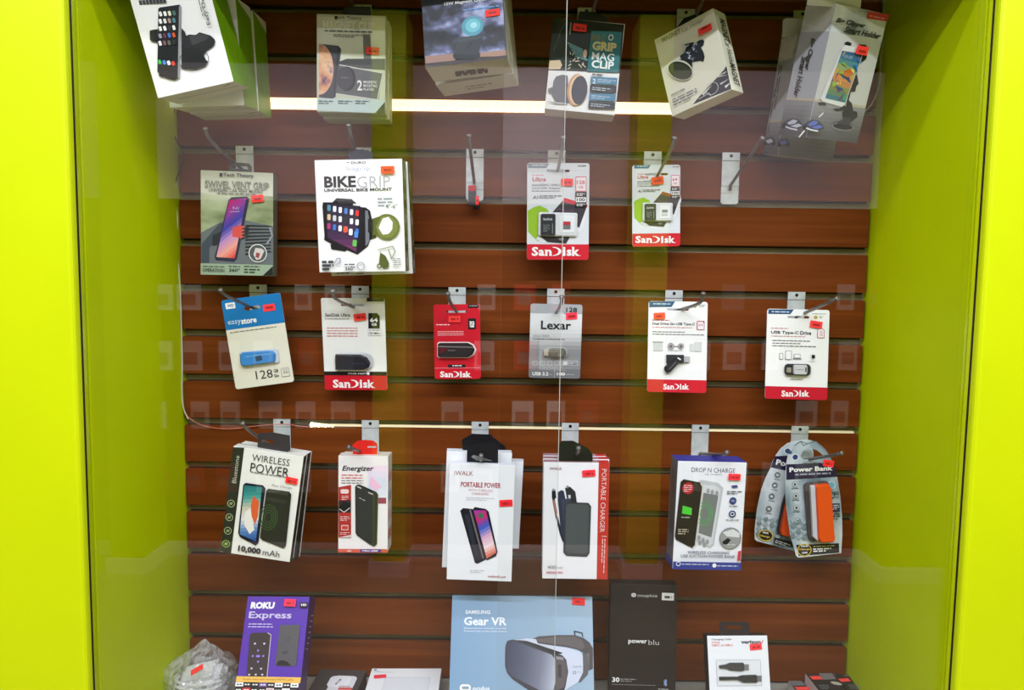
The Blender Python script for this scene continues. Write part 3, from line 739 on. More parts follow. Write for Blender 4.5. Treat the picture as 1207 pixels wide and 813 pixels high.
c.text('MAGNET', 92, 268, 122, 30, (140, 138, 100), .04); c.text('Car Holder', 222, 205, 142, 26, (150, 148, 112), .02)
c.text('HANDS FREE', 152, 632, 92, 13, (60, 60, 66), .02); c.words(160, 658, 160, 19, 3, (120, 120, 124))
c2 = k.right; c2.z = 2e-4; c2.text('MAGNET', 482, 128, 118, 34, (44, 44, 40), .03, rot=90); c2.text('Car Holder', 512, 262, 135, 30, (44, 44, 40), .0, rot=90); c2.text('MAGNET', 548, 420, 118, 34, (44, 44, 40), .03, rot=90)
k.sticker(333, 175, 420, 219, 2); k.tab([(180,185),(230,120),(300,95),(330,110),(330,125),(190,200)], (30, 30, 28), .02)
k.done({'price_sticker': 'red price sticker'})

def clipper(corners, Y, t, label, first):
    k = Pkg('phone_holder_box', label, 'box', 'CB', corners, Y, t, 'tall grey phone holder boxes', yaw=26, pitch=15, sy=.12, sp=.12, st=.12)
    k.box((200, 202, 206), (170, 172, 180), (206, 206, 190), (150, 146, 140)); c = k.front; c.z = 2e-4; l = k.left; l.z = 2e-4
    w, h, t = k.w, k.h, k.t
    SKY = PIC([(110,120,140),(190,196,206),(226,228,228),(206,210,212)], 16, 2, (1, 1, 1.6))
    def vband(cv, x0, x1, a, b, col, part='carton'): cv.polyl([(x0, h*a), (x1, h*a), (x1, h*b), (x0, h*b)], M(col) if isinstance(col, tuple) else col, part)
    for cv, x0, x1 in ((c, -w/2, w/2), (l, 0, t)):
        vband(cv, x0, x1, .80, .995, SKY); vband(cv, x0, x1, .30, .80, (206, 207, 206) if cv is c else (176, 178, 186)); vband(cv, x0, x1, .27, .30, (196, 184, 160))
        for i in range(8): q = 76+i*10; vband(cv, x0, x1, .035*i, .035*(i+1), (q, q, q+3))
    if first:
        c.poly([(498,55),(600,70),(590,103),(490,88)], (196, 60, 62), 'carton'); c.words(505, 72, 75, 12, 1, (226, 150, 150))
        c.text('Big Clipper', 345, 98, 150, 30, (64, 68, 54), .03, .35); c.text('Smart Holder', 384, 140, 185, 30, (64, 68, 54), .03, .35)
        c.poly([(385,205),(400,198),(420,208),(412,222),(388,215)], BK); c.poly([(455,212),(488,215),(496,240),(490,280),(470,298),(462,290),(478,240),(455,228)], (38, 38, 42))
        c.poly([(428,335),(445,360),(452,400),(440,415),(436,438),(415,440),(405,480),(420,495),(425,530),(445,535),(446,560),(415,585),(378,580),(372,540),(388,520)], (24, 26, 32))
        c.disc(376, 602, 54, 20, (28, 30, 34)); c.ring(376, 606, 54, 5, (140, 142, 146), ry=19); c.poly([(350,590),(385,560),(415,565),(410,600)], (56, 58, 62))
        c.poly([(256,490),(290,492),(298,505),(262,504)], (40, 40, 44)); c.poly([(330,520),(360,518),(378,500),(392,515),(378,530),(340,532)], (40, 40, 44))
        c.poly([(375,225),(388,216),(466,232),(476,248),(385,500),(370,512),(275,485),(268,470)], (226, 228, 232))
        c.grad([(372,243),(470,258),(385,492),(290,470)], [(70,90,130),(60,130,170),(190,190,110),(230,130,70),(120,150,80),(40,110,150)], (-.3, 1), 10)
        rr_ = random.Random(12)
        for i in range(30):
            v = rr_.random(); u = rr_.random(); x = 372+u*92-v*84; y = 262+u*14+v*195
            x2 = lambda: x+rr_.uniform(-30, 30)
            P = [(min(max(x2(), 372-(y-243)*.36+2), 466-(y-258)*.36), y+rr_.uniform(-32, 32)) for _ in range(3)]
            c.poly([(a, min(max(b, 248), 480)) for a, b in P], rr_.choice([(40,120,190),(236,196,60),(226,80,50),(60,160,120),(250,230,150),(120,60,110),(30,70,140),(150,190,70)]))
        c.poly([(375,340),(405,330),(420,350),(395,372),(372,360)], (206, 110, 40)); c.poly([(405,330),(425,335),(420,352)], (250, 226, 120))
        c.text('10:10', 375, 270, 40, 16, (200, 206, 214), 0)
        c.line([(255,560),(275,540)], 5, (226, 226, 226)); c.line([(160,655),(185,625)], 6, (226, 226, 226))
        for (x, y, s_, q) in ((150, 600, 1, (200,206,220)), (235, 605, 1, (90,110,190))):
            cv = l if x < 210 else c
            cv.poly([(x-62,y+2),(x-40,y-22),(x-8,y-34),(x+22,y-26),(x+40,y-4),(x+44,y+10),(x+8,y+24),(x-34,y+18)], (60, 62, 76)); cv.poly([(x-34,y-12),(x-6,y-28),(x+16,y-22),(x+4,y-8),(x-26,y-2)], q); cv.poly([(x-20,y+4),(x+20,y-8),(x+38,y+2),(x+10,y+12)], q); cv.line([(x-44,y+6),(x-18,y+16),(x+14,y+22)], 5, (226, 228, 234)); cv.disc(x-50, y+4, 9, 13, (24, 24, 28))
        l.text('Big Clipper', 240, 182, 150, 28, (70, 66, 60), .03, .3, rot=90); l.text('Smart Holder', 200, 270, 190, 28, (70, 66, 60), .03, .3, rot=90)
        k.sticker(432, 222, 488, 262, 0)
        k.tab([(208,25),(218,-30),(470,-20),(465,40)], (206, 206, 190), .004)
    else:
        l.words(92, 310, 110, 16, 2, (90, 84, 76), rot=90); l.words(60, 430, 110, 16, 2, (90, 84, 76), rot=90)
        for (x, y, q) in ((30, 680, (200,206,220)), (92, 686, (90,110,190))):
            cv = l if x < 50 else c
            cv.poly([(x-28,y-5),(x-10,y-22),(x+18,y-24),(x+32,y-4),(x+20,y+16),(x-20,y+16)], (70, 72, 84)); cv.poly([(x-18,y-5),(x+8,y-16),(x+20,y),(x-5,y+8)], q); cv.disc(x-18, y+8, 8, 10, (26, 26, 30)); cv.disc(x+22, y+8, 8, 10, (26, 26, 30))
        k.tab([(90,180),(95,95),(110,86),(185,90),(190,160),(165,172)], (206, 206, 190), .004)
    k.done()
clipper({'ftl': (340,18), 'ftr': (602,68), 'fbr': (440,690), 'btl': (205,25), 'bbl': (72,645), 'fbl': (212,655)}, -.170, .05, 'tall grey car phone holder box with a red corner, front one of the pair', True)
clipper({'ftl': (165,155), 'ftr': (430,200), 'fbr': (330,775), 'btl': (85,190), 'bbl': (2,735), 'fbl': (62,745)}, -.080, .040, 'tall grey phone holder box behind its twin, showing at the lower left', False)

# ================================================================ second row
k = Pkg('vent_mount_box', 'sage swivel vent grip box with a purple-screened phone in a car', 'box', 'C5', {'ftl': (107,240), 'ftr': (455,262), 'fbl': (110,745), 'fbr': (456,752), 'btr': (475,275)}, -.065, .030, sy=.06, sp=.04)
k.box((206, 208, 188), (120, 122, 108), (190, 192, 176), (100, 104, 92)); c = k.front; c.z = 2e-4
c.poly([(110,355),(455,372),(456,700),(110,695)], PIC([(120,130,90),(170,180,140),(206,208,186)], 12, 4, (1, 1, 2)))
c.poly([(110,545),(250,470),(456,515),(456,705),(110,695)], (104, 110, 112)); c.poly([(112,600),(200,500),(235,500),(150,620),(150,690),(112,690)], (66, 76, 86))
for i in range(9): c.poly([(325,508+i*17),(445,512+i*15),(445,518+i*15),(320,517+i*17)], (40, 42, 44))
c.poly([(165,560),(205,540),(205,600),(165,610)], (44, 46, 50)); c.line([(440,520),(452,560),(425,600)], 8, (150, 156, 158))
c.poly([(243,388),(256,376),(330,372),(342,384),(282,672),(268,684),(182,676),(176,662)], (46, 46, 66))
c.grad([(247,390),(328,380),(272,668),(184,662)], [(196,30,110),(150,60,150),(60,60,160),(190,140,190),(236,160,140),(214,60,50)], (.65, .8), 16)
c.poly([(262,520),(305,508),(295,570),(260,565)], (214, 80, 72)); c.poly([(302,515),(318,512),(312,575),(296,572)], (214, 90, 80))
for i in range(4): c.line([(306, 528+i*15), (338, 520+i*15)], 6, (50, 50, 52))
c.text('9:41', 262, 428, 30, 14, (200, 190, 220), 0); c.line([(250,446),(296,444)], 3, (180, 170, 210))
c.disc(383, 644, 44, 44, (226, 228, 220)); c.disc(383, 644, 40, 40, (80, 84, 86)); c.poly([(362,650),(372,618),(402,622),(415,632),(396,672),(376,676)], (206, 196, 190)); c.poly([(376,640),(394,645),(388,668),(372,662)], (150, 70, 70))
c.poly([(110,692),(456,700),(456,752),(110,746)], (150, 168, 142), 'carton')
c.text('Tech Theory', 218, 270, 145, 22, (54, 54, 50), .02); c.rect(200, 260, 215, 278, (54, 54, 50), 'lettering')
c.text('SWIVEL VENT GRIP', 130, 312, 308, 36, (128, 130, 118), .02); c.text('UNIVERSAL CAR VENT MOUNT', 150, 340, 260, 15, (70, 72, 66), .015); c.words(190, 354, 190, 11, 1, (100, 104, 96))
for x, w_ in ((122, 102), (245, 55), (318, 75)): c.words(x, 704, w_, 11, 1, (70, 84, 70), seed=x)
c.text('OPERATION', 120, 724, 104, 17, (54, 66, 54), .02); c.text('360°', 246, 724, 52, 17, (54, 66, 54), .02); c.words(318, 718, 75, 13, 2, (54, 66, 54))
c.poly([(456,705),(456,752),(408,751)], (30, 34, 28), 'carton')
k.sticker(352, 366, 412, 400, -8); k.tab([(240,250),(246,216),(258,207),(340,214),(352,228),(352,256)], (78, 80, 78), .012, [(258,236),(262,224),(330,228),(336,242)][::-1]); k.done()

def bike(corners, Y, label, first):
    k = Pkg('bike_mount_box', label, 'box', 'C6', corners, Y, .032, 'white bike mount boxes', sy=.05, sp=.04, st=.15)
    k.box(WH, (112, 116, 100), (70, 72, 66), (210, 210, 200)); c = k.front; c.z = 2e-4; r = k.right; r.z = 2e-4
    for i in range(7): r.polyl([(k.t*.15, k.h*(.05+.13*i)), (k.t*.8, k.h*(.05+.13*i)), (k.t*.8, k.h*(.12+.13*i)), (k.t*.15, k.h*(.13+.13*i))], M([(150,154,140),(60,64,50),(96,104,60)][i % 3]), 'lettering')
    if first:
        c.text('DURO', 220, 211, 70, 12, (60, 60, 66), .02); c.text('bagrip', 198, 241, 112, 26, (176, 182, 206), -.012); c.words(198, 208, 16, 8, 1, (80, 80, 86))
        c.text('BIKE', 90, 303, 152, 54, (30, 30, 34), .035); c.text('GRIP', 248, 303, 158, 54, (170, 170, 178), -.014)
        c.text('UNIVERSAL BIKE MOUNT', 90, 343, 325, 15, (34, 34, 38), .03)
        c.words(346, 380, 72, 16, 3, (150, 160, 176)); c.text('4"-6"', 386, 420, 54, 20, (110, 116, 124), 0)
        c.poly([(130,400),(85,400),(82,420),(92,560),(90,580),(120,596),(250,650),(300,610),(310,580),(340,570),(310,440),(290,425),(230,420),(225,385),(150,380)], (30, 28, 30))
        c.poly([(150,385),(225,388),(245,405),(160,408)], (54, 52, 56)); c.poly([(120,600),(180,600),(205,625),(190,635),(125,625)], (30, 28, 30))
        c.poly([(100,402),(262,418),(275,432),(262,640),(245,648),(105,575),(96,555)], (40, 30, 40)); c.grad([(104,408),(255,424),(244,636),(108,568)], [(46,42,60),(60,50,70),(70,44,76),(130,60,110)], (0, 1), 8)
        ics = [(90,150,170),(236,236,240),(240,240,244),(90,130,200),(230,230,234),(226,60,60),(220,190,150),(206,210,214),(230,230,224),(60,60,60),(240,240,240),(250,250,250),(180,60,120),(70,120,200),(240,240,246),(236,236,236),(70,60,80),(60,120,206)]
        for i, q in enumerate(ics):
            cx, cy = 114+(i % 6)*27, 427+(i//6)*44+(i % 6)*5; c.rrect(cx-8, cy-14, cx+8, cy+14, 5, q, rot=4)
        for i, q in enumerate([(236,90,60),(250,250,250),(80,150,230)]): c.rrect(184+i*26, 515+i*12, 202+i*26, 546+i*12, 6, q, rot=4)
        c.rrect(228, 580, 248, 612, 6, (110, 190, 90), rot=6); c.poly([(300,440),(308,480),(308,580),(300,600),(290,610),(288,440)], (120, 124, 132))
        c.disc(392, 518, 62, 62, (96, 104, 52)); c.disc(392, 518, 52, 52, (116, 124, 66)); c.poly([(352,522),(372,478),(400,470),(420,495),(418,530),(400,552),(372,555)], WH); c.poly([(320,480),(350,470),(362,478),(340,515),(352,560),(325,556),(322,520)], (76, 82, 46)); c.poly([(302,478),(328,482),(328,545),(302,545)], (34, 34, 34))
        c.poly([(360,640),(385,655),(402,690),(400,712),(376,716),(355,690)], (70, 76, 44)); c.ring(356, 705, 12, 5, (70, 76, 44)); c.line([(350,628),(420,610),(432,634),(415,670),(400,625)], 4, (130, 136, 110)); c.words(422, 668, 35, 9, 5, (130, 130, 136)); c.ring(268, 705, 20, 5, (176, 180, 188)); c.line([(142,690),(155,668),(170,668),(168,690),(148,700)], 4, (150, 156, 170))
        c.words(82, 680, 55, 17, 3, (70, 70, 76), fill=.7); c.words(190, 695, 52, 11, 1, (70, 70, 76)); c.text('360°', 192, 717, 48, 18, (60, 60, 66), .02)
        k.sticker(364, 228, 428, 263, 0, (255, 70, 44)); k.tab([(203,198),(208,158),(250,146),(300,150),(322,165),(325,198)], (44, 48, 60), .016)
    else:
        c.words(150, 738, 60, 9, 1, (90, 90, 80)); c.text('360', 245, 741, 34, 9, (70, 70, 60), .02)
    k.done()
bike({'ftl': (40,198), 'ftr': (462,190), 'fbl': (70,733), 'fbr': (480,733), 'btr': (482,205)}, -.142, 'white bike mount box with a phone and green clamp ring, frontmost', True)
bike({'ftl': (85,215), 'ftr': (488,207), 'fbl': (130,748), 'fbr': (516,746)}, -.105, 'white bike mount box behind the front one, right edge and foot showing', False)

def rodcard_name(): pass
# the lone drive on the hook
CR['B3'] = (540, 150, 7.4)
k = Pkg('flash_drive', 'small black flash drive with red top hanging alone on a hook', 'flash drive', 'B3', {'ftl': (88,505), 'ftr': (155,505), 'fbl': (88,685), 'fbr': (155,685)}, -.030, .012)
k.box((50, 52, 54), (40, 42, 44), (206, 30, 44), (30, 30, 32), 'case', .0015); c = k.front; c.z = 1e-4
c.poly([(90,508),(154,508),(154,548),(122,560),(90,550)], (196, 34, 50), 'case'); c.line([(92,600),(152,600)], 5, (80, 82, 84), 'case')
cv = k.tab([(120,508),(122,450),(150,440),(160,505)], (170, 170, 172), .006, [(130,500),(131,456),(146,450),(150,500)][::-1], 'loop')
k.sticker(152, 600, 182, 676, 0, (255, 40, 50)); m = k.mb('clip'); a, b = k.front.ab(130, 640), k.front.ab(188, 705); m.box((a[0], .013, b[1]), (b[0], .018, a[1]), M((34, 34, 36))); k.done()

SD_RED = (206, 24, 44)
def serif(c, x, y, w, h, col=(244, 238, 238), part='lettering'):
    """the open-D serif wordmark, set letter by letter"""
    L = [('S', 0, .13, 1, 0), ('a', .135, .115, .70, 0), ('n', .265, .15, .70, 1), ('D', .42, .19, 1, 2), ('i', .615, .062, 1, 1), ('s', .69, .10, .70, 0), ('k', .80, .17, 1, 1)]
    for ch, u, ww, hh, sf in L:
        yy = y+h/2-h*hh/2
        if sf == 2:   # open D: a thick bowl with a short flat arm at its top left
            n = 14; c.z += c.STEP; xs = x+w*(u+.004); O = []; I = []
            for i in range(n+1):
                an = math.pi*.5-math.pi*i/n; ca = max(0, math.cos(an)); sa = math.sin(an)
                O.append((xs+w*.164*ca, y-h*.5*sa)); I.append((xs+w*.104*ca, y-h*.40*sa))
            O = [(x+w*(u-.012), y-h*.5)]+O; I = [(x+w*(u+.005), y-h*.40)]+I
            for i in range(n+1): c._emit([c.ab(*p) for p in (O[i], I[i], I[i+1], O[i+1])], [(0, 1, 2, 3)], M(col), part)
        else: c.text(ch, x+w*u, yy, w*ww*(.86 if sf else 1), h*hh, col, .035, part=part)
        if sf == 1:
            for q in ((0, .45, 1) if ch != 'i' else (0,)):
                c.poly([(x+w*(u-.012), y+h*.5), (x+w*(u+.052), y+h*.5), (x+w*(u+.052), y+h*.44), (x+w*(u-.012), y+h*.44)], col, part)
            if ch != 'i': c.poly([(x+w*(u+ww*.62), y+h*.5), (x+w*(u+ww*.98), y+h*.5), (x+w*(u+ww*.98), y+h*.44), (x+w*(u+ww*.62), y+h*.44)], col, part)
            tp = y+h*.5-h*(.70 if ch != 'k' else 1); c.poly([(x+w*(u-.014), tp+h*.06), (x+w*(u+.03), tp+h*.06), (x+w*(u+.03), tp), (x+w*(u-.014), tp)], col, part)

def micro(crop, corners, hole, label, gb, dx, dy, f, base_y, st, olive):
    k = Pkg('memory_card_pack', label, 'blister card', crop, corners, -.042, sy=.03, sp=.03)
    c = k.front; k.card((216, 220, 224), .004, hole=hole)
    X = lambda x: x*f+dx; Yy = lambda y: y*f+dy
    T = lambda pts: [(X(a), Yy(b)) for a, b in pts]
    if olive: pass
    c.poly(T([(417,238),(530,238),(515,262),(417,262)]), (120, 132, 144) if not olive else (60, 110, 140), 'backing_card'); c.words(X(438), Yy(245), 75*f, 9*f, 1, WH)
    c.poly(T([(415,490),(450,470),(480,462),(520,480),(540,520),(530,640),(470,650),(440,625),(418,600)]), (148, 190, 40), 'printed_picture')
    c.poly(T([(610,410),(735,450),(742,480),(700,600),(640,640),(500,660),(460,640)]), (226, 228, 230)); c.poly(T([(610,425),(732,462),(690,580),(560,520),(545,500)]), (62, 58, 62)); c.poly(T([(612,420),(735,458),(730,475),(598,440)]), (206, 30, 50) if not olive else (150, 70, 30)); c.line(T([(575,478),(615,490),(660,488)]), 4*f, (120, 70, 100))
    c.poly(T([(480,625),(640,630),(620,664),(520,656)]), (50, 46, 48)); c.disc(X(595), Yy(640), 14*f, 8*f, (120, 120, 124))
    c.words(X(440), Yy(298), 60*f, 9*f, 1, (226, 150, 160)); c.text('Ultra', X(440), Yy(322), 72*f, 22*f, (206, 40, 66), .01, .2)
    c.text('microSDXC UHS-I', X(438), Yy(352), 145*f, 12*f, (60, 64, 70), .005); c.text('Card with Adapter', X(438), Yy(370), 155*f, 12*f, (60, 64, 70), .005)
    c.words(X(438), Yy(382), 150*f, 9*f, 1, (130, 134, 140)); c.text('A1', X(440), Yy(418), 32*f, 17*f, (40, 42, 46), .01, .3); c.words(X(478), Yy(408), 120*f, 10*f, 2, (90, 94, 100)); c.words(X(682), Yy(248), 48*f, 10*f, 1, (110, 114, 120))
    c.rrect(X(670), Yy(308), X(728), Yy(388), 4, (206, 60, 84)); c.rrect(X(673), Yy(312), X(725), Yy(384), 3, (236, 226, 230)); c.text(gb, X(678), Yy(338), 42*f if len(gb) > 2 else 34*f, 20*f, (200, 50, 76), .015); c.text('GB', X(686), Yy(364), 24*f, 11*f, (200, 50, 76), .01)
    c.rect(X(668), Yy(390), X(728), Yy(473), (28, 28, 30)); c.rect(X(671), Yy(418), X(725), Yy(444), WH); c.text('100', X(676), Yy(431), 44*f, 18*f, (28, 28, 30), .03); c.words(X(676), Yy(398), 44*f, 8*f, 2, WH); c.words(X(676), Yy(453), 44*f, 8*f, 2, WH)
    # clear tray with the adapter and the tiny card, raised
    c.prism(c.rr(X(472), Yy(500), X(678), Yy(625), 9*f, 1), c.z, c.z+.0035, M((216, 218, 220), .3, spec=.5), 'blister_tray')
    zz = c.z+.0036
    c.solid_rr(X(484), Yy(508), X(562), Yy(622), 8*f, .002, (44, 46, 48), 'adapter', base=zz, inset=.03)
    c.solid_rr(X(586), Yy(518), X(664), Yy(608), 8*f, .0006, (226, 228, 230), 'blister_tray', base=zz, inset=.03)
    c.solid_rr(X(600), Yy(548), X(642), Yy(588), 3*f, .0012, (110, 110, 112) if gb == '128' else (206, 206, 206), 'memory_card', base=zz+.0006, inset=.03)
    z_save = c.z; c.z = zz+.0020; c.text('SanDisk', X(497), Yy(536), 50*f, 12*f, (206, 208, 208), .02); c.words(X(497), Yy(566), 34*f, 10*f, 4, (120, 122, 122)); c.line(T([(546,560),(546,612)]), 3*f, (150, 150, 150), 'lettering')
    c.rect(X(604), Yy(550), X(640), Yy(566), (190, 40, 54) if gb == '128' else (120, 120, 122), 'memory_card')
    c.z = z_save; k.band((500 if f == 1 else 380, base_y), (500 if f == 1 else 380, 2000), SD_RED); serif(c, X(437)-(10 if f < 1 else 0), base_y+38*(1 if f == 1 else .86), 268*f*(1 if f == 1 else 1.07), 48*f)
    k.sticker(*st); k.done()
micro('C7', {'ftl': (413,235), 'ftr': (743,235), 'fbl': (411,746), 'fbr': (741,754)}, (579, 277, 122, 13), 'larger microSD blister card with 128 on it, fourth item of the second row', '128', 0, 0, 1.0, 668, (592, 320, 656, 357, 1), False)
micro('C8', {'ftl': (250,247), 'ftr': (503,243), 'fbl': (249,678), 'fbr': (506,681)}, (379, 295, 122, 12), 'smaller microSD blister card with 64 on it, beside the bare hook', '64', -62, 62, .772, 610, (350, 310, 414, 350, -8), True)

# ================================================================ third row
k = Pkg('flash_drive_card', 'tilted blue and cream flash drive card marked 128, left end of third row', 'blister card', 'D1', {'ftl': (118,140), 'ftr': (525,85), 'fbr': (618,695), 'fbl': (222,748)}, -.050)
k.card((222, 218, 200), .004, hole=(332, 190, 110, 26)); c = k.front
P2 = [c.ab(150, 345), c.ab(553, 290)]; cl = clip_half(k.outline, 0, 1, (P2[0][1]+P2[1][1])/2); c.polyl(cl, M((20, 116, 180)), 'backing_card', c.holes)
c.rrect(150, 155, 216, 196, 4, WH, 'lettering'); c.text('WD', 162, 178, 44, 20, (24, 100, 160), .03, rot=-8 if False else 0)
c.text('easy', 168, 300, 90, 36, (206, 226, 238), .0); c.text('store', 258, 285, 106, 36, WH, .03); c.words(182, 358, 320, 14, 1, (120, 120, 114))
c.text('128', 358, 652, 116, 58, (58, 60, 60), .0); c.text('GB', 480, 622, 32, 22, (58, 60, 60), .02); c.text('Go', 484, 655, 32, 22, (58, 60, 60), .02)
c.rrect(532, 600, 588, 660, 6, (120, 120, 116)); c.rrect(535, 603, 585, 657, 5, (222, 218, 200)); c.text('50', 546, 632, 34, 18, (90, 90, 88), .01); c.words(544, 612, 30, 9, 1, (120, 120, 116))
c.prism(c.rr(252, 478, 518, 578, 16, 2), c.z, c.z+.002, M((196, 204, 206), .25, spec=.5), 'blister', .04)
c.solid([(258,510),(275,492),(440,480),(480,482),(498,505),(495,555),(470,562),(290,586),(268,582),(258,560)], .0075, (58, 130, 196), 'flash_drive', .12)
c.z += .0078; c.rrect(368, 515, 412, 548, 4, (34, 70, 96), 'flash_drive', rot=-5); c.line([(300,522),(470,500)], 6, (110, 170, 220), 'flash_drive'); c.z = 6e-4
k.sticker(408, 165, 490, 212, 0, (255, 58, 66)); k.done()

k = Pkg('flash_drive_card', 'white flash drive card marked 64 with dark drive and red base', 'blister card', 'D2', {'ftl': (75,118), 'ftr': (512,130), 'fbl': (107,752), 'fbr': (532,750)}, -.045)
k.card(WH, .003, hole=(293, 170, 160, 18)); c = k.front
c.poly([(390,120),(508,124),(510,147),(390,147)], (40, 36, 34), 'backing_card', []); c.words(420, 125, 62, 11, 1, (120, 110, 100))
c.text('SanDisk Ultra', 105, 238, 172, 23, (46, 46, 50), .02); c.words(105, 262, 165, 12, 1, (150, 150, 156))
for i in range(4): c.words(118, 325+i*18, 210, 13, 1, (200, 110, 116), seed=i+3)
c.poly([(402,226),(462,226),(480,246),(480,330),(402,330)], (26, 26, 28)); c.text('64', 414, 272, 52, 30, WH, .03); c.text('GB', 424, 303, 36, 18, WH, .03); c.rrect(400, 332, 490, 380, 5, (190, 190, 192)); c.rrect(402, 334, 488, 378, 4, WH); c.words(406, 340, 76, 10, 1, (90, 90, 94)); c.text('130 MB/s', 406, 363, 74, 16, (60, 60, 64), .02)
c.prism(c.rr(172, 496, 438, 612, 50, 0), c.z, c.z+.002, M((196, 198, 200), .25, spec=.5), 'blister', .06)
c.solid([(182,505),(350,508),(395,525),(418,560),(410,590),(370,608),(182,608)], .0085, (34, 34, 42), 'flash_drive', .12)
c.z += .0087; c.words(300, 560, 80, 8, 1, (70, 74, 110), part='flash_drive'); c.z = 6e-4
k.band((300, 625), (300, 652), (26, 24, 26)); c.text('OUR FAST', 262, 638, 130, 12, (226, 226, 226), .02); c.rrect(392, 628, 410, 648, 3, WH)
k.band((300, 652), (300, 2000), SD_RED); serif(c, 160, 708, 300, 56); k.sticker(304, 228, 388, 276, -7); k.done()

k = Pkg('flash_drive_card', 'all-red flash drive card marked 32 with a black drive', 'blister card', 'D3', {'ftl': (134,178), 'ftr': (468,178), 'fbl': (137,728), 'fbr': (486,728)}, -.040)
k.card((200, 14, 38), .004, hole=(300, 233, 160, 16)); c = k.front
c.poly([(385,178),(452,178),(466,190),(466,206),(385,206)], (24, 20, 22), 'backing_card', []); c.words(395, 188, 56, 9, 1, (206, 200, 200))
c.text('Cruzer', 162, 300, 60, 14, (150, 20, 36), .01); c.words(152, 326, 98, 11, 1, (244, 206, 210), fill=.6)
for i in range(3): c.words(162, 378+i*13, 190, 9, 1, (240, 196, 200), seed=i)
c.rrect(386, 282, 445, 362, 8, (24, 22, 24)); c.text('32', 396, 316, 38, 26, WH, .05); c.text('GB', 398, 340, 34, 17, WH, .05)
c.polyl([c.ab(*p) for p in [(158,470),(170,455),(390,455),(430,475),(448,512),(430,552),(390,574),(170,574),(158,560)]], M((236, 222, 220)), 'blister'); 
c.solid([(166,472),(178,462),(385,462),(420,480),(436,512),(420,545),(385,566),(178,566),(166,556)], .008, (36, 32, 34), 'flash_drive', .1)
c.z += .0082; c.poly([(170,482),(425,488),(428,496),(170,492)], (120, 110, 112), 'flash_drive'); c.poly([(176,500),(250,500),(190,540),(176,540)], (90, 20, 30), 'flash_drive'); c.words(242, 514, 52, 8, 1, (150, 146, 150), part='flash_drive'); c.z = 6e-4
c.rect(238, 622, 366, 642, (26, 20, 22), 'backing_card'); c.words(270, 628, 70, 10, 1, WH, fill=.6); k.band((300, 645), (300, 650), (230, 120, 130)); serif(c, 180, 694, 240, 44); k.sticker(242, 262, 330, 310, 0, (255, 58, 56)); k.done()

k = Pkg('flash_drive_card', 'silver grey flash drive card marked 128, between red and white cards', 'blister card', 'D4', {'ftl': (128,174), 'ftr': (512,180), 'fbl': (113,720), 'fbr': (490,726)}, -.040)
k.card((170, 174, 178), .004, hole=(316, 251, 134, 24)); c = k.front
def hclip(y0, y1):
    b0, b1 = c.ab(310, y0)[1], c.ab(310, y1)[1]; return clip_half(clip_half(k.outline, 0, 1, min(b0, b1)), 0, -1, -max(b0, b1))
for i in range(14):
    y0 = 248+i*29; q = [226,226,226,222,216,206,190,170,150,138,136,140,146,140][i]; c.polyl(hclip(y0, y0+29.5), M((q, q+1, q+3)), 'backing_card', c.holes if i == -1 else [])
    if i == 0: c.z -= c.STEP
# keep the hang slot open: the two upper bands are split round it
c.z = 6e-4
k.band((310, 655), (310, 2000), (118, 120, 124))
c.text('128', 390, 218, 80, 34, (36, 44, 52), .015); c.text('Lexar', 204, 330, 222, 64, (30, 32, 36), .02)
c.text('DUAL DRIVE', 148, 410, 118, 15, (120, 122, 126), -.005); c.words(148, 430, 232, 12, 1, (90, 92, 96))
for i in range(4): x = 142+i*54; c.rrect(x, 596, x+36, 626, 5, (216, 218, 220)); c.rrect(x+3, 599, x+33, 623, 4, (130, 132, 136)); c.words(x+8, 608, 20, 8, 1, (220, 220, 222))
c.rrect(364, 592, 474, 630, 3, (216, 218, 220)); c.rrect(367, 595, 471, 627, 3, (130, 132, 136)); c.rect(370, 598, 398, 624, (214, 216, 218)); c.words(402, 602, 64, 10, 2, (206, 208, 210))
c.text('USB 3.2', 140, 688, 118, 26, WH, .03); c.words(262, 692, 26, 8, 1, (200, 202, 204)); c.line([(303,650),(303,718)], 3, (190, 192, 194), 'lettering'); c.text('100', 320, 690, 60, 24, WH, .03); c.words(384, 692, 66, 8, 1, (200, 202, 204)); c.words(320, 660, 70, 8, 1, (200, 170, 170))
c.solid_rr(222, 510, 262, 556, 4, .004, (176, 168, 146), 'flash_drive'); c.solid_rr(256, 500, 385, 560, 26, .007, (96, 94, 80), 'flash_drive'); c.solid_rr(230, 492, 400, 568, 30, .0012, (160, 162, 164), 'blister', inset=.03)
c.z = 8e-4; k.sticker(388, 240, 470, 290, -6, (255, 56, 84)); k.done()

k = Pkg('flash_drive_card', 'white dual drive card with swivelled black drive and red base', 'blister card', 'D5', {'ftl': (112,141), 'ftr': (497,142), 'fbl': (97,734), 'fbr': (493,750)}, -.050)
k.card(WH, .004, hole=(303, 194, 144, 14)); c = k.front
c.poly([(114,141),(284,141),(262,178),(114,180)], (52, 92, 122), 'backing_card', []); c.words(140, 153, 118, 12, 1, (200, 214, 224), fill=.6); c.disc(416, 178, 10, 8, (180, 190, 90)); c.words(442, 164, 46, 9, 2, (120, 130, 110))
c.words(134, 262, 112, 11, 1, (200, 90, 100)); c.text('Dual Drive Go USB Type-C', 134, 289, 280, 22, (50, 46, 52), .02); c.words(134, 308, 265, 11, 1, (206, 140, 146))
for i in range(2): c.words(134, 338+i*16, 340 if i else 220, 11, 1, (110, 110, 112), seed=i)
c.rrect(428, 270, 478, 330, 5, (176, 40, 70)); c.poly([(433,275),(465,275),(474,286),(474,326),(433,326)], (240, 232, 236)); c.text('64', 440, 296, 28, 16, (190, 50, 76), .0)
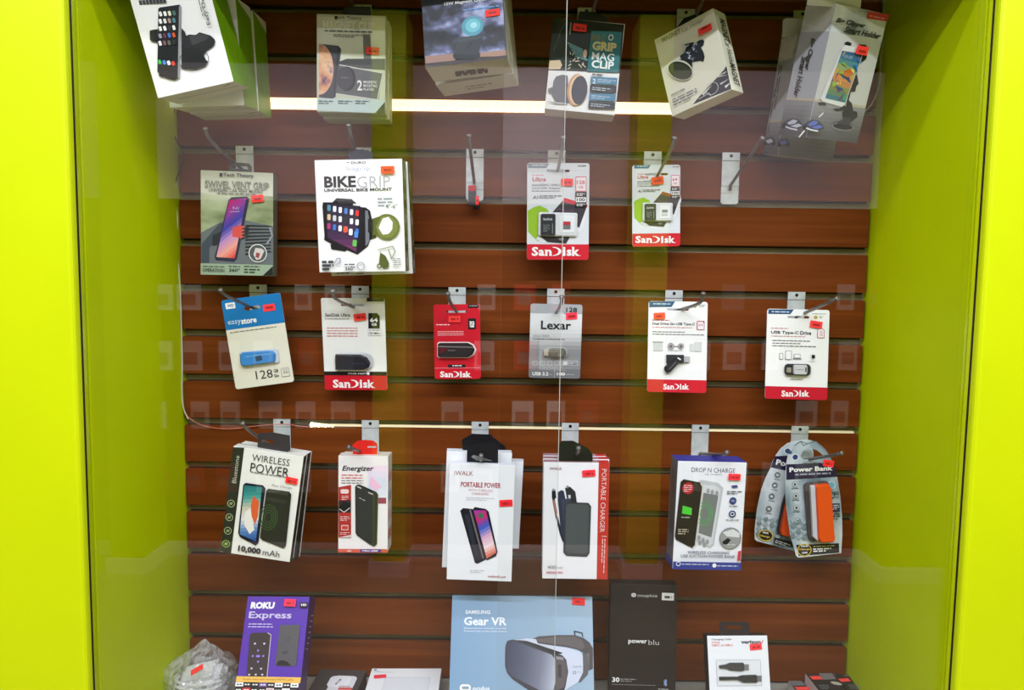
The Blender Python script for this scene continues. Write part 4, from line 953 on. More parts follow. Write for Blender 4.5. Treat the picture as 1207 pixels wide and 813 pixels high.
c.rect(135, 405, 205, 412, (170, 172, 174)); c.rect(142, 414, 202, 468, (206, 208, 208)); c.ring(256, 438, 22, 4, (100, 84, 92)); c.disc(256, 438, 12, 12, (120, 110, 116)); c.ring(322, 438, 20, 4, (130, 120, 124)); c.disc(322, 438, 11, 11, (110, 104, 108)); c.line([(276,438),(304,438)], 4, (120, 90, 100)); c.rrect(380, 420, 404, 470, 3, (206, 208, 208)); c.rrect(412, 408, 460, 470, 3, (206, 208, 208)); c.words(236, 462, 100, 8, 1, (150, 150, 152))
c.solid([(225,492),(340,494),(342,546),(225,550)], .004, (46, 46, 48), 'flash_drive'); c.solid([(338,502),(380,504),(378,544),(338,544)], .003, (176, 176, 176), 'flash_drive'); c.solid([(295,505),(322,528),(250,608),(225,612),(210,592),(212,572)], .008, (40, 40, 42), 'flash_drive'); c.z += .0082; c.poly([(296,508),(318,522),(312,530),(292,516)], (226, 226, 226), 'flash_drive'); c.line([(238,590),(285,540)], 5, (110, 110, 112), 'flash_drive'); c.z = 8e-4
k.band((300, 658), (300, 2000), SD_RED); serif(c, 206, 704, 178, 38); k.sticker(142, 216, 217, 258, -4, (255, 76, 52)); k.done()

k = Pkg('flash_drive_card', 'white USB-C drive card with silver and black drive, right end of third row', 'blister card', 'D6', {'ftl': (136,184), 'ftr': (527,190), 'fbl': (113,755), 'fbr': (517,768)}, -.045)
k.card(WH, .004, hole=(331, 237, 140, 16)); c = k.front
c.poly([(140,187),(302,188),(280,218),(138,216)], (40, 76, 116), 'backing_card', []); c.words(160, 198, 118, 12, 1, (200, 214, 226), fill=.6); c.disc(441, 238, 13, 12, (176, 170, 80)); c.words(418, 213, 90, 9, 1, (120, 140, 110)); c.words(464, 230, 24, 9, 2, (120, 140, 110))
c.words(156, 304, 110, 11, 1, (206, 110, 120)); c.text('USB Type-C', 156, 335, 176, 25, (44, 42, 48), .02); c.text('Drive', 342, 337, 70, 25, (44, 42, 48), .02); c.words(156, 354, 220, 10, 1, (200, 140, 146))
for i in range(3): c.words(164, 382+i*17, (240, 180, 280)[i], 11, 1, (110, 110, 112), seed=i)
c.poly([(450,318),(458,310),(486,310),(496,320),(496,370),(450,370)], (176, 40, 70)); c.poly([(453,320),(460,313),(484,313),(493,322),(493,367),(453,367)], (240, 232, 236)); c.text('32', 466, 333, 18, 14, (190, 50, 76), 0); c.text('GB', 466, 350, 18, 10, (190, 50, 76), 0)
for (x0_, y0_, x1_, y1_) in ((208, 466, 232, 506), (246, 452, 286, 508), (300, 472, 342, 498)): c.rrect(x0_, y0_, x1_, y1_, 3, (130, 130, 134)); c.rrect(x0_+3, y0_+3, x1_-3, y1_-3, 2, WH)
c.rect(294, 498, 348, 506, (130, 130, 134)); c.ring(420, 488, 19, 2, (200, 200, 202)); c.rrect(414, 478, 434, 500, 3, (20, 20, 22)); c.words(396, 516, 44, 8, 1, (150, 150, 152)); c.line([(278,631),(356,631)], 5, (170, 166, 150), 'lettering')
c.solid_rr(238, 535, 402, 608, 24, .0055, (44, 44, 46), 'flash_drive'); c.solid_rr(286, 540, 376, 602, 12, .0085, (196, 196, 196), 'flash_drive', inset=.06); c.solid_rr(244, 556, 276, 590, 4, .0068, (150, 142, 124), 'flash_drive'); c.z += .0088; c.rrect(360, 556, 368, 586, 3, (30, 30, 32), 'flash_drive'); c.words(298, 568, 50, 8, 1, (130, 130, 132), part='flash_drive'); c.z = 8e-4
k.band((300, 681), (300, 2000), (196, 18, 44)); serif(c, 222, 724, 184, 40); k.sticker(402, 262, 480, 306, 7, (255, 62, 66)); k.done()

# ================================================================ fourth row
def wpower(corners, Y, label, first):
    k = Pkg('power_bank_box', label, 'box', 'D7', corners, Y, .022, 'black and white wireless power bank boxes', sy=.1, sp=.06, st=.2)
    k.box((232, 232, 222) if first else (38, 40, 30), (40, 42, 30), (226, 226, 218), (60, 60, 54)); c = k.front; c.z = 2e-4; r = k.right; r.z = 1e-4
    r.polyl([(k.t*.72, 0), (k.t*.98, 0), (k.t*.98, k.h), (k.t*.72, k.h)], M(WH), 'carton')
    if first:
        c.poly([(141,190),(195,193),(131,704),(81,688)], (42, 46, 32), 'carton')
        c.text('Bluestone', 146, 362, 132, 20, (190, 196, 170), .0, rot=-90)
        for i, (x, y) in enumerate([(132,460),(124,526),(117,590),(109,652)]):
            c.ring(x, y, 18, 3, (170, 180, 130) if i < 3 else (150, 190, 70)); c.rrect(x-7, y-6, x+7, y+6, 3, (140, 150, 100) if i < 3 else (150, 190, 70)); c.line([(x-10, y+8), (x+10, y-8)], 2, (150, 160, 120))
        c.text('WIRELESS', 234, 238, 180, 32, (44, 44, 44), -.008, rot=8 if False else 0); c.text('POWER', 226, 285, 185, 44, (38, 38, 38), -.002); c.words(228, 306, 190, 9, 1, (110, 110, 106)); c.text('Fast Charge', 328, 372, 98, 15, (130, 130, 120), -.005, .3)
        c.poly([(192,368),(204,360),(286,372),(298,386),(264,648),(250,660),(176,620),(167,600)], (24, 26, 40)); c.grad([(197,372),(282,380),(252,640),(174,606)], [(40,110,110),(60,150,140),(200,190,170),(220,222,220),(90,130,180),(40,80,150)], (.1, 1), 16)
        c.poly([(240,420),(268,450),(262,520),(248,560),(232,520),(228,470)], (214, 96, 50)); c.poly([(200,500),(225,480),(240,560),(245,585),(222,605),(196,560)], (230, 226, 216))
        c.poly([(302,398),(312,388),(412,402),(422,416),(396,662),(384,674),(282,634),(272,622)], (44, 46, 34)); c.poly([(312,392),(408,404),(404,420),(308,406)], (62, 64, 48)); c.poly([(302,428),(400,444),(398,460),(300,442)], (56, 58, 44))
        for rr1 in (62, 50, 38, 26): c.ring(312, 525, rr1*.72, 3, (70, 100, 50), ry=rr1)
        c.text('10,000', 168, 674, 108, 34, (28, 28, 28), .04); c.text('mAh', 286, 690, 80, 28, (44, 44, 44), .0)
        k.sticker(395, 334, 452, 364, 3, (255, 48, 40))
        k.tab([(258,190),(262,125),(330,120),(412,135),(415,205),(400,215)], (54, 50, 50), .012, [(275,165),(280,152),(335,158),(335,175)][::-1])
    k.done()
wpower({'ftl': (141,190), 'ftr': (484,232), 'fbl': (81,688), 'fbr': (410,745), 'btr': (497,222)}, -.125, 'black and white 10,000 mAh wireless power bank box, in front', True)
wpower({'ftl': (172,176), 'ftr': (505,216), 'fbl': (130,675), 'fbr': (436,735), 'btr': (518,212)}, -.098, 'wireless power bank box behind, only its right edges showing', False)

def slim(corners, Y, label, first):
    k = Pkg('power_bank_box', label, 'box', 'D8', corners, Y, .024, 'white slim power bank boxes', sy=.08, sp=.05, st=.15)
    k.box((234, 230, 228), (226, 220, 222), (214, 206, 196), (200, 190, 190)); c = k.front; c.z = 2e-4; r = k.right; r.z = 1e-4
    for i, q in enumerate([(206,110,170),(150,160,200),(226,160,200),(176,40,60)]): r.polyl([(k.t*.2, k.h*(.72-.2*i)), (k.t*.7, k.h*(.72-.2*i)), (k.t*.7, k.h*(.84-.2*i)), (k.t*.2, k.h*(.80-.2*i))], M(q), 'lettering')
    if first:
        c.grad([(225,300),(325,292),(322,470),(250,455),(230,410)], [(244,214,230),(206,216,232),(226,226,232)], (0, 1), 6)
        c.poly([(282,455),(322,455),(322,485),(282,485)], (150, 60, 90)); c.poly([(245,345),(300,400),(270,420),(236,395)], (236, 186, 212))
        c.text('Energizer', 100, 310, 160, 34, (30, 30, 34), .02, .25); 
        for i in range(2): c.words(96, 338+i*14, 110, 11, 1, (206, 100, 100), seed=i); c.words(96, 366+i*12, 110, 9, 1, (130, 120, 124), seed=i+5)
        c.poly([(82,402),(145,390),(145,658),(82,655)], (176, 50, 44), 'carton'); c.poly([(82,470),(145,466),(145,530),(82,530)], (60, 40, 40)); c.poly([(84,500),(110,476),(142,484),(140,512),(100,525)], (28, 30, 28)); c.line([(88,512),(110,528),(140,505)], 4, (214, 206, 206))
        c.rrect(92, 412, 134, 434, 8, (230, 206, 200)); c.words(98, 445, 34, 8, 3, (230, 200, 196)); c.words(90, 548, 48, 9, 3, (226, 190, 186)); c.rrect(96, 592, 132, 618, 3, (230, 200, 196)); c.rrect(99, 596, 129, 614, 2, (190, 70, 60)); c.words(90, 628, 48, 8, 2, (226, 190, 186)); c.poly([(82,655),(145,655),(145,640),(82,655)], (214, 196, 196))
        c.poly([(166,398),(176,388),(190,388),(272,424),(282,438),(276,688),(262,700),(240,690),(176,645),(168,630)], (38, 40, 36)); c.poly([(170,402),(178,394),(188,394),(262,430),(262,690),(240,682),(180,640),(172,626)], (52, 54, 50)); c.poly([(176,394),(198,404),(196,410),(176,400)], (190, 190, 182)); c.poly([(232,424),(256,434),(254,440),(232,430)], (190, 190, 182)); c.words(188, 452, 34, 9, 1, (170, 170, 164), rot=28)
        k.band((200, 712), (200, 2000), (206, 90, 70), 'carton'); c.rect(192, 712, 298, 729, (92, 50, 130), 'carton'); c.text('TYPE-C', 200, 721, 40, 9, WH, .03); c.text('10000', 246, 721, 34, 9, WH, .03); c.text('AS', 126, 721, 20, 8, WH, .02)
        k.tab([(155,246),(152,188),(175,170),(215,164),(255,168),(275,182),(278,200),(275,245)], (214, 34, 24), .012, [(226,204),(228,196),(272,196),(272,204)][::-1])
    k.done({'hang_tab': 'red curved hang tab'})
slim({'ftl': (80,250), 'ftr': (332,241), 'fbl': (80,730), 'fbr': (325,730), 'btr': (347,228)}, -.110, 'white slim power bank box with red hang tab, frontmost', True)
slim({'ftl': (100,240), 'ftr': (340,236), 'fbl': (98,716), 'fbr': (336,714), 'btr': (354,224)}, -.083, 'white slim power bank box tucked behind the red-tabbed one', False)

def iw(corners, Y, label, first, tabp, hole=None):
    k = Pkg('power_bank_box', label, 'box', 'E1', corners, Y, .020, 'white portable power boxes with black tabs', sy=.05, sp=.05, st=.1)
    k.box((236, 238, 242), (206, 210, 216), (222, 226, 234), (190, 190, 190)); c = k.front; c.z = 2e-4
    if first:
        c.text('iWALK', 118, 260, 86, 20, (150, 40, 50), .0); c.text('PORTABLE POWER', 148, 312, 182, 24, (160, 30, 44), .02); c.text('WITH WIRELESS', 182, 338, 112, 12, (190, 120, 126), -.005); c.text('CHARGING', 198, 354, 76, 11, (190, 120, 126), -.005); c.words(172, 370, 132, 9, 2, (206, 200, 206))
        c.poly([(145,432),(158,420),(200,424),(262,640),(262,655),(225,674),(212,670)], (28, 28, 34)); c.line([(190,428),(250,648)], 7, (120, 110, 116)); c.poly([(165,450),(185,448),(228,640),(215,650)], (40, 48, 58))
        c.poly([(200,428),(212,415),(262,424),(275,436),(316,620),(308,640),(268,658),(256,650)], (24, 24, 34)); c.grad([(206,430),(262,430),(310,622),(266,650)], [(150,60,170),(206,40,110),(60,90,190),(220,170,200),(240,220,220),(214,90,60)], (.5, .85), 16)
        c.rrect(228, 442, 250, 466, 4, (60, 110, 80)); c.words(190, 700, 66, 9, 2, (206, 204, 208)); c.text('iwalkmall.com', 272, 730, 80, 10, (170, 60, 66), .01)
        k.sticker(324, 382, 384, 412, -5, (255, 40, 54))
    k.tab(tabp, (20, 20, 24), .010, hole); k.done({'hang_tab': 'black plastic hang tab'})
iw({'ftl': (97,215), 'ftr': (395,226), 'fbl': (82,745), 'fbr': (380,757)}, -.128, 'frontmost white portable power box with tilted phone picture', True, [(175,232),(176,150),(192,130),(300,122),(318,150),(318,232)], [(195,188),(205,178),(235,186),(295,206),(220,204)][::-1])
iw({'ftl': (85,172), 'ftr': (385,160), 'fbl': (60,688), 'fbr': (352,700)}, -.103, 'white portable power box just behind, leaning out to the left', False, [(170,180),(155,150),(152,108),(200,82),(290,86),(300,120),(300,180)])
iw({'ftl': (132,190), 'ftr': (432,212), 'fbl': (112,590), 'fbr': (414,606)}, -.078, 'rearmost white portable power box, leaning out to the right', False, [(200,200),(180,120),(300,100),(352,140),(360,205),(340,212)], [(326,186),(330,168),(346,170),(345,188)][::-1])

def iw2(corners, Y, label, first):
    k = Pkg('power_bank_box', label, 'box', 'E2', corners, Y, .018, 'white charger boxes with a red edge', sy=.05, sp=.05, st=.1)
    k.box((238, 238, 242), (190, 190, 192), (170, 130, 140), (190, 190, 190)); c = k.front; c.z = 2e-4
    l = k.topc; l.z = 1e-4; l.polyl([(k.w*.34, 0), (k.w*.49, 0), (k.w*.49, k.t*.9), (k.w*.34, k.t*.9)], M((200, 40, 44)), 'carton')
    c.poly([(332,213),(380,213),(372,746),(322,744)], (196, 56, 44), 'carton')
    if first:
        c.text('iWALK', 108, 240, 56, 13, (130, 40, 56), .01)
        c.poly([(118,340),(134,338),(138,372),(130,380),(118,374)], (30, 30, 34)); c.line([(125,378),(140,460),(160,540),(172,572)], 11, (40, 44, 52)); c.line([(126,385),(140,455)], 5, (200, 130, 110)); c.poly([(120,332),(132,332),(132,342),(120,342)], (150, 150, 150))
        c.poly([(142,350),(160,338),(172,342),(185,400),(172,560),(160,540)], (46, 54, 72)); c.poly([(178,328),(200,322),(225,345),(232,395),(190,395)], (44, 48, 50)); c.poly([(184,318),(193,316),(194,328),(185,330)], (140, 140, 140)); c.poly([(192,360),(203,360),(204,378),(194,378)], (206, 206, 206)); c.poly([(160,380),(205,375),(205,400),(180,400),(180,560)], (60, 66, 82))
        c.poly([(175,405),(192,392),(285,396),(297,412),(290,625),(278,642),(185,638),(170,622)], (56, 62, 62)); c.poly([(183,408),(195,400),(280,403),(289,415),(283,618),(272,628),(192,626),(180,616)], (78, 84, 84))
        c.text('PORTABLE CHARGER', 357, 242, 290, 22, (240, 210, 206), .0, rot=91); c.line([(346,548),(368,549)], 2, WH, 'lettering'); c.words(362, 560, 160, 10, 2, (236, 190, 186), rot=91)
        c.text('4000', 98, 688, 42, 15, (130, 120, 126), .0); c.text('mAh', 142, 690, 26, 9, (150, 140, 146), .0); c.text('ENDLESS PRO', 94, 712, 74, 9, (200, 90, 96), .03)
        k.sticker(256, 246, 316, 276, -5, (255, 40, 60))
        k.tab([(148,222),(148,132),(165,114),(215,114),(285,150),(304,178),(304,222)], (30, 34, 22), .006)
    k.done({'hang_tab': 'rounded black hang tab'})
iw2({'ftl': (82,212), 'ftr': (380,212), 'fbl': (73,740), 'fbr': (372,748)}, -.125, 'white portable charger box with red right edge and rounded black tab', True)
iw2({'ftl': (80,196), 'ftr': (378,196), 'fbl': (70,712), 'fbr': (374,720)}, -.105, 'second of the red-edged charger boxes, directly behind the front one', False)
iw2({'ftl': (80,182), 'ftr': (364,182), 'fbl': (72,690), 'fbr': (362,700)}, -.085, 'third and rearmost red-edged charger box, nearest the slatwall', False)

k = Pkg('power_bank_box', 'white suction power bank box with purple top and charging phone picture', 'box', 'E3', {'ftl': (122,212), 'ftr': (447,228), 'fbl': (97,728), 'fbr': (412,738), 'btl': (75,187), 'bbl': (62,685), 'btr': (412,190)}, -.125, .05, sy=.3, sp=.2, st=.4)
k.box((232, 234, 238), (110, 108, 110), (58, 58, 150), (60, 60, 140)); c = k.front; c.z = 2e-4; l = k.left; l.z = 1e-4
l.polyl([(0, 0), (k.t, 0), (k.t, k.h*.07), (0, k.h*.07)], M((56, 64, 140)), 'carton'); l.polyl([(k.t*.2, k.h*.3), (k.t*.8, k.h*.3), (k.t*.8, k.h*.9), (k.t*.2, k.h*.9)], M((96, 92, 84)), 'carton')
c.text('DROP N CHARGE', 183, 258, 210, 22, (60, 64, 84), .0); c.text('by mobilo', 250, 280, 80, 12, (120, 124, 140), -.005)
c.poly([(212,318),(228,306),(310,320),(336,345),(290,620),(272,636),(200,600)], (186, 190, 192)); c.poly([(218,325),(300,335),(322,352),(284,612),(268,622),(208,590)], (206, 208, 210)); c.poly([(240,368),(312,380),(278,582),(216,560)], (118, 122, 118))
for rr1 in (60, 48, 36): c.ring(246, 468, rr1*.66, 4, (90, 160, 90), ry=rr1)
for x, y in ((262,358),(282,364),(304,370),(218,582),(238,594),(258,602),(222,606),(244,616)): c.disc(x, y, 8, 12, (150, 154, 156))
c.poly([(130,315),(145,302),(224,318),(238,336),(200,620),(186,632),(108,592),(102,575)], (46, 42, 30)); c.line([(226,322),(236,340),(200,618),(190,628)], 5, (206, 200, 190))
c.disc(166, 345, 28, 28, (176, 40, 44)); c.words(146, 330, 40, 9, 4, (230, 190, 190)); c.poly([(140,428),(184,440),(182,474),(136,466)], (80, 200, 60)); c.words(134, 482, 44, 9, 1, (190, 190, 170)); c.words(118, 540, 50, 10, 3, (190, 180, 160))
c.poly([(372,332),(400,330),(404,342),(376,344)], (58, 56, 120)); c.words(352, 358, 70, 10, 2, (80, 80, 90)); c.disc(380, 405, 17, 17, (52, 66, 110)); c.disc(377, 468, 17, 17, (52, 66, 110)); c.ring(377, 468, 10, 3, WH); c.rrect(371, 399, 389, 411, 3, (120, 130, 170)); c.words(362, 428, 40, 9, 1, (110, 110, 120)); c.words(346, 494, 62, 9, 1, (110, 110, 120))
c.disc(367, 584, 52, 52, (110, 112, 108)); c.disc(367, 584, 49, 49, (150, 152, 148)); c.poly([(330,555),(380,540),(412,560),(410,580),(350,575)], (214, 216, 216)); c.poly([(328,600),(355,582),(370,592),(352,612),(332,612)], (36, 38, 40)); c.words(352, 612, 40, 9, 1, (206, 206, 200))
c.text('WIRELESS CHARGING', 162, 650, 200, 14, (60, 66, 100), .01); c.text('USB SUCTION POWER BANK', 130, 667, 262, 14, (60, 66, 100), .01); c.poly([(404,645),(418,642),(414,692),(400,690)], (190, 40, 60)); k.band((260, 697), (260, 2000), (50, 62, 140), 'carton')
c.ring(118, 705, 11, 3, WH); c.disc(290, 713, 10, 10, WH); c.words(134, 704, 130, 10, 1, (200, 206, 226)); c.words(304, 712, 100, 10, 1, (200, 206, 226)); k.sticker(357, 275, 415, 305, 1, (255, 44, 60)); k.done({'carton': 'white carton with purple top'})

def pbank(outl, f, Y, label, first, corners):
    k = Pkg('power_bank_card', label, 'blister card', 'E4', corners, Y, group='orange power bank cards', sy=.02, sp=.03)
    ho = [(315,200),(330,175),(360,160),(400,175),(425,195),(425,212),(335,220),(318,212)]
    k.card((176, 186, 192), outline=outl, hole=None); c = k.front
    # cut the bell-shaped hang hole for real
    k.mbs.clear(); c.holes = []
    if first: hp = [c.ab(*p) for p in ho]; base_holes = [hp]
    else: base_holes = [[c.ab(*p) for p in [(292,185),(300,172),(318,170),(325,182),(310,196)]]]
    c.z = -c.STEP; c.holes = base_holes; P2 = [c.ab(*p) for p in outl]; c.polyl(P2, PIC([(70,96,104),(150,166,174),(206,214,218),(176,190,194)], 16, 6 if first else 9, (1, 1, .5)), 'backing_card', base_holes)
    mb = k.mb('backing_card'); n = len(P2); mb.add([(a, 0, b) for a, b in P2]+[(a, .0012, b) for a, b in P2], [(i, (i+1) % n, n+(i+1) % n, n+i) for i in range(n)], M(WH)); k.outline = P2; c.holes = []
    c.z = 1e-4
    return k, c
outl1 = [(240,300),(243,240),(252,200),(275,160),(300,132),(330,120),(365,122),(400,135),(432,160),(458,195),(480,240),(500,310),(515,400),(524,500),(526,600),(520,692),(400,705),(305,715),(292,705),(285,675),(262,600),(246,480),(239,400)]
outl2 = [(165,262),(172,235),(190,200),(215,165),(250,138),(290,126),(330,124),(365,140),(380,180),(385,300),(370,450),(340,600),(300,687),(190,656),(95,632),(84,622),(84,570),(95,470),(118,370),(140,310)]
k, c = pbank(outl2, 1, -.022, 'orange power bank card behind, swung out to the left', False, {'ftl': (205,120), 'ftr': (440,150), 'fbl': (85,640), 'fbr': (330,700)})
c.poly([(172,236),(186,203),(262,200),(258,280),(165,260)], (36, 28, 62), 'backing_card'); c.text('Po', 192, 232, 50, 28, WH, .03); c.disc(250, 177, 18, 16, (60, 76, 110)); c.ring(250, 177, 18, 3, WH, ry=16)
for x, y in ((198,298),(184,350),(168,405),(154,468)): c.disc(x, y, 15, 15, (120, 130, 130)); c.ring(x, y, 15, 2, (60, 66, 66)); c.rect(x-5, y-5, x+5, y+5, (220, 226, 226)); c.words(x-16, y+18, 34, 7, 1, (60, 70, 74))
for i in range(5):
    for j in range(4): x, y = 92+i*32-j*2, 510+j*26+i*4; c.poly([(x,y),(x+22,y-6),(x+30,y+10),(x+10,y+20)], (118, 136, 140) if (i+j) % 2 else (150, 166, 170))
c.disc(136, 600, 38, 28, (40, 34, 30)); c.ring(136, 600, 38, 4, (220, 190, 60), ry=28); c.text('High', 122, 585, 28, 13, WH, .03); c.text('Charge', 106, 600, 52, 11, (230, 206, 90), .02); c.poly([(180,610),(300,640),(295,662),(176,640)], (32, 30, 32)); c.words(186, 622, 80, 9, 2, (200, 200, 200), rot=8)
c.solid([(232,385),(262,390),(256,602),(196,592),(190,570),(215,440)], .003, (50, 46, 46), 'blister'); c.solid([(236,410),(262,412),(256,604),(206,590),(202,570),(222,470)], .012, (214, 76, 22), 'power_bank'); k.done({'power_bank': 'orange power bank'})
k, c = pbank(outl1, 1, -.048, 'orange power bank card hanging in front, marked Power Bank', True, {'ftl': (245,120), 'ftr': (500,128), 'fbl': (262,715), 'fbr': (522,700)})
c.disc(288, 208, 17, 17, (50, 60, 120)); c.ring(288, 208, 17, 3, WH); c.poly([(250,192),(262,176),(272,178),(270,192)], (60, 80, 120)); c.line([(282,150),(315,128),(350,140),(392,128)], 4, (90, 110, 120)); c.line([(315,128),(330,150),(350,140)], 4, (90, 110, 120)); c.line([(392,128),(410,150),(440,170)], 4, (110, 126, 134))
c.poly([(243,244),(482,236),(500,306),(243,322)], (40, 36, 60), 'backing_card'); c.text('Charging', 322, 243, 92, 16, (44, 44, 50), .03); c.text('Power Bank', 258, 272, 218, 24, WH, .035); c.words(286, 292, 180, 14, 1, (160, 160, 180), fill=.6)
for x, y in ((286,345),(290,403),(293,462),(300,528)): c.disc(x, y, 15, 15, (196, 206, 206)); c.ring(x, y, 15, 2, (60, 66, 66)); c.rect(x-6, y-6, x+6, y+6, (60, 70, 74)); c.words(x-18, y+19, 38, 8, 1, (60, 70, 74))
for i in range(3):
    for j in range(4): x, y = 262+i*28, 520+j*26+i*4; c.poly([(x,y),(x+20,y-6),(x+27,y+10),(x+9,y+20)], (118, 136, 140) if (i+j) % 2 else (156, 172, 176))
c.disc(467, 348, 20, 20, (110, 166, 190)); c.ring(467, 348, 20, 3, (210, 230, 236)); c.ring(462, 398, 22, 4, (60, 80, 90)); c.text('180', 470, 388, 34, 20, (44, 50, 60), .01); c.words(468, 408, 38, 8, 1, (60, 66, 70)); c.rect(455, 440, 510, 480, (60, 60, 84), 'backing_card'); c.words(460, 448, 46, 9, 3, (200, 206, 216)); c.words(458, 490, 54, 12, 3, (60, 66, 70), fill=.5)
c.solid_rr(335, 328, 462, 625, 22, .004, (72, 64, 62), 'blister', rot=-3); c.solid([(350,345),(372,342),(400,622),(385,620),(362,600)], .010, (196, 200, 204), 'power_bank'); c.solid([(372,340),(438,334),(446,345),(466,610),(460,625),(398,626),(385,610)], .016, (226, 84, 22), 'power_bank')
c.z = 3e-4; c.poly([(292,650),(508,642),(510,690),(305,706)], (36, 34, 36), 'backing_card'); c.disc(334, 676, 36, 32, (40, 34, 30)); c.ring(334, 676, 36, 4, (220, 190, 60), ry=32); c.text('High', 318, 658, 34, 14, WH, .03); c.text('Charge', 306, 674, 56, 11, (230, 206, 90), .02); c.text('2000', 320, 690, 30, 10, WH, .02); c.words(378, 656, 110, 9, 1, (200, 190, 120)); c.words(378, 668, 90, 11, 2, WH, fill=.6)
k.sticker(428, 222, 482, 256, 12, (255, 50, 50)); k.done({'power_bank': 'orange power bank with white edge'})

# ================================================================ things standing and lying on the case floor
k = Pkg('streaming_player_box', 'purple streaming player box leaning against the slatwall', 'box', 'E5', {'ftl': (612,122), 'ftr': (1018,128), 'fbl': (537,730), 'fbr': (947,730), 'btr': (1055,135)}, -.10, .03, pitch=-16, sp=.25, sy=.3, st=.2, floor=Z0)
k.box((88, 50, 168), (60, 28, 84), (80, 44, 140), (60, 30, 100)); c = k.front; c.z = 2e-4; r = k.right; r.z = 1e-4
c.text('ROKU', 634, 182, 155, 44, WH, .06, .05); c.text('Express', 622, 250, 275, 56, (200, 190, 226), .02); c.words(622, 300, 150, 12, 1, (214, 206, 236)); c.words(618, 318, 160, 12, 1, (214, 206, 236))
c.poly([(628,375),(640,360),(745,358),(765,372),(740,650),(606,650)], (58, 48, 50)); c.line([(745,360),(766,374),(740,645)], 5, (196, 180, 200))
for x, y in ((662,430),(723,430),(640,590),(702,592),(625,630),(668,630),(710,630)): c.disc(x, y, 7, 6, (206, 196, 226))
for dx, dy in ((0,-36),(0,36),(-34,0),(34,0)): c.disc(683+dx, 510+dy, 7, 7, (150, 120, 220))
c.rrect(670, 503, 696, 518, 5, (150, 120, 220))
c.poly([(826,310),(950,308),(955,316),(930,570),(905,576),(800,572),(794,560)], (84, 82, 88)); c.poly([(800,570),(812,545),(835,536),(870,545),(898,572)], (30, 28, 32)); c.ring(878, 400, 16, 4, (66, 64, 70)); c.rrect(842, 478, 875, 496, 3, (66, 64, 70))
c.poly([(546,640),(962,648),(955,686),(540,676)], (236, 186, 90), 'carton'); c.text('Simple setup with included HDMI Cable', 586, 660, 325, 16, (120, 80, 30), .0); c.poly([(540,677),(955,687),(920,900),(512,880)], (30, 24, 30), 'carton')
lg = [(236,236,236),(40,36,40),(40,36,40),(120,90,150),(40,36,40),(240,240,240),(40,36,40),(240,240,240)]
for i in range(8): x = 540+i*51; c.rect(x, 678+i, x+48, 706+i, lg[i], 'lettering'); c.words(x+8, 688+i, 32, 10, 1, (40,40,44) if lg[i][0] > 200 else WH, fill=.8)
lg2 = [(40,36,40),(206,40,50),(40,36,40),(40,36,40),(226,200,206),(40,36,40),(236,236,236),(40,36,40)]
for i in range(8): x = 536+i*51; c.rect(x, 712+i, x+48, 740+i, lg2[i], 'lettering'); c.words(x+8, 722+i, 32, 10, 1, (60,40,44) if lg2[i][0] > 210 else WH, fill=.8)
c.rrect(956, 164, 1010, 196, 4, (40, 26, 50)); c.text('HD', 966, 180, 34, 15, WH, .03)
for i in range(7): r.words(1024-i*6, 245+i*36, 14, 12, 1, (190, 170, 200))
k.sticker(856, 143, 932, 190, 2, (255, 50, 90)); k.done()

# clear bag with something pale inside
r_ = bpy.data.objects.new('plastic_bag', None); COL.objects.link(r_); q = at(236, 800, -.075); r_.location = (q.x, -.068, Z0); tag(r_, 'crumpled clear plastic bag with pale contents in the left corner', 'bag')
BAGM = bpy.data.materials.new('clear_film'); BAGM.use_nodes = True; n = BAGM.node_tree.nodes; l = BAGM.node_tree.links; pb = n['Principled BSDF']; out = n['Material Output']
pb.inputs['Base Color'].default_value = (.78, .79, .80, 1); pb.inputs['Roughness'].default_value = .12; pb.inputs['Specular IOR Level'].default_value = .8
tr = n.new('ShaderNodeBsdfTransparent'); tr.inputs[0].default_value = (.93, .94, .94, 1); mx = n.new('ShaderNodeMixShader'); nz = n.new('ShaderNodeTexNoise'); nz.inputs['Scale'].default_value = 38; nz.inputs['Detail'].default_value = 3; nz.inputs['Distortion'].default_value = 1.5
tc = n.new('ShaderNodeTexCoord'); mr = n.new('ShaderNodeMapRange'); mr.inputs['From Min'].default_value = .42; mr.inputs['From Max'].default_value = .62; mr.inputs['To Min'].default_value = .10; mr.inputs['To Max'].default_value = .42
l.new(tc.outputs['Object'], nz.inputs['Vector']); l.new(nz.outputs[0], mr.inputs[0]); l.new(mr.outputs[0], mx.inputs[0]); l.new(tr.outputs[0], mx.inputs[1]); l.new(pb.outputs[0], mx.inputs[2]); l.new(mx.outputs[0], out.inputs[0])
from mathutils import noise
bm = bmesh.new(); bmesh.ops.create_icosphere(bm, subdivisions=5, radius=1)
for v in bm.verts:
    p = v.co.copy(); d = noise.fractal(p*1.6, 1, 2, 5)*.10+abs(noise.noise(p*3.6))*.22+abs(noise.noise(p*8+Vector((3, 1, 2))))*.10
    p *= 1+d*.6-.06; z = p.z
    if z > .45: s_ = max(.16, 1-(z-.45)*1.5); p.x = p.x*s_+.16*(z-.45); p.y *= s_; p.z = z+(z-.45)*.5
    v.co = Vector((p.x*.060, p.y*.050, max(0.0006, (p.z+.72)*.052)))
me = bpy.data.meshes.new('bag_film'); bm.to_mesh(me); bm.free(); me.materials.append(BAGM); o = bpy.data.objects.new('bag_film', me); COL.objects.link(o); o.parent = r_
bm = bmesh.new(); bmesh.ops.create_cube(bm, size=1)
for v in bm.verts: v.co = Vector((v.co.x*.070+.004, v.co.y*.050, v.co.z*.040+.034))
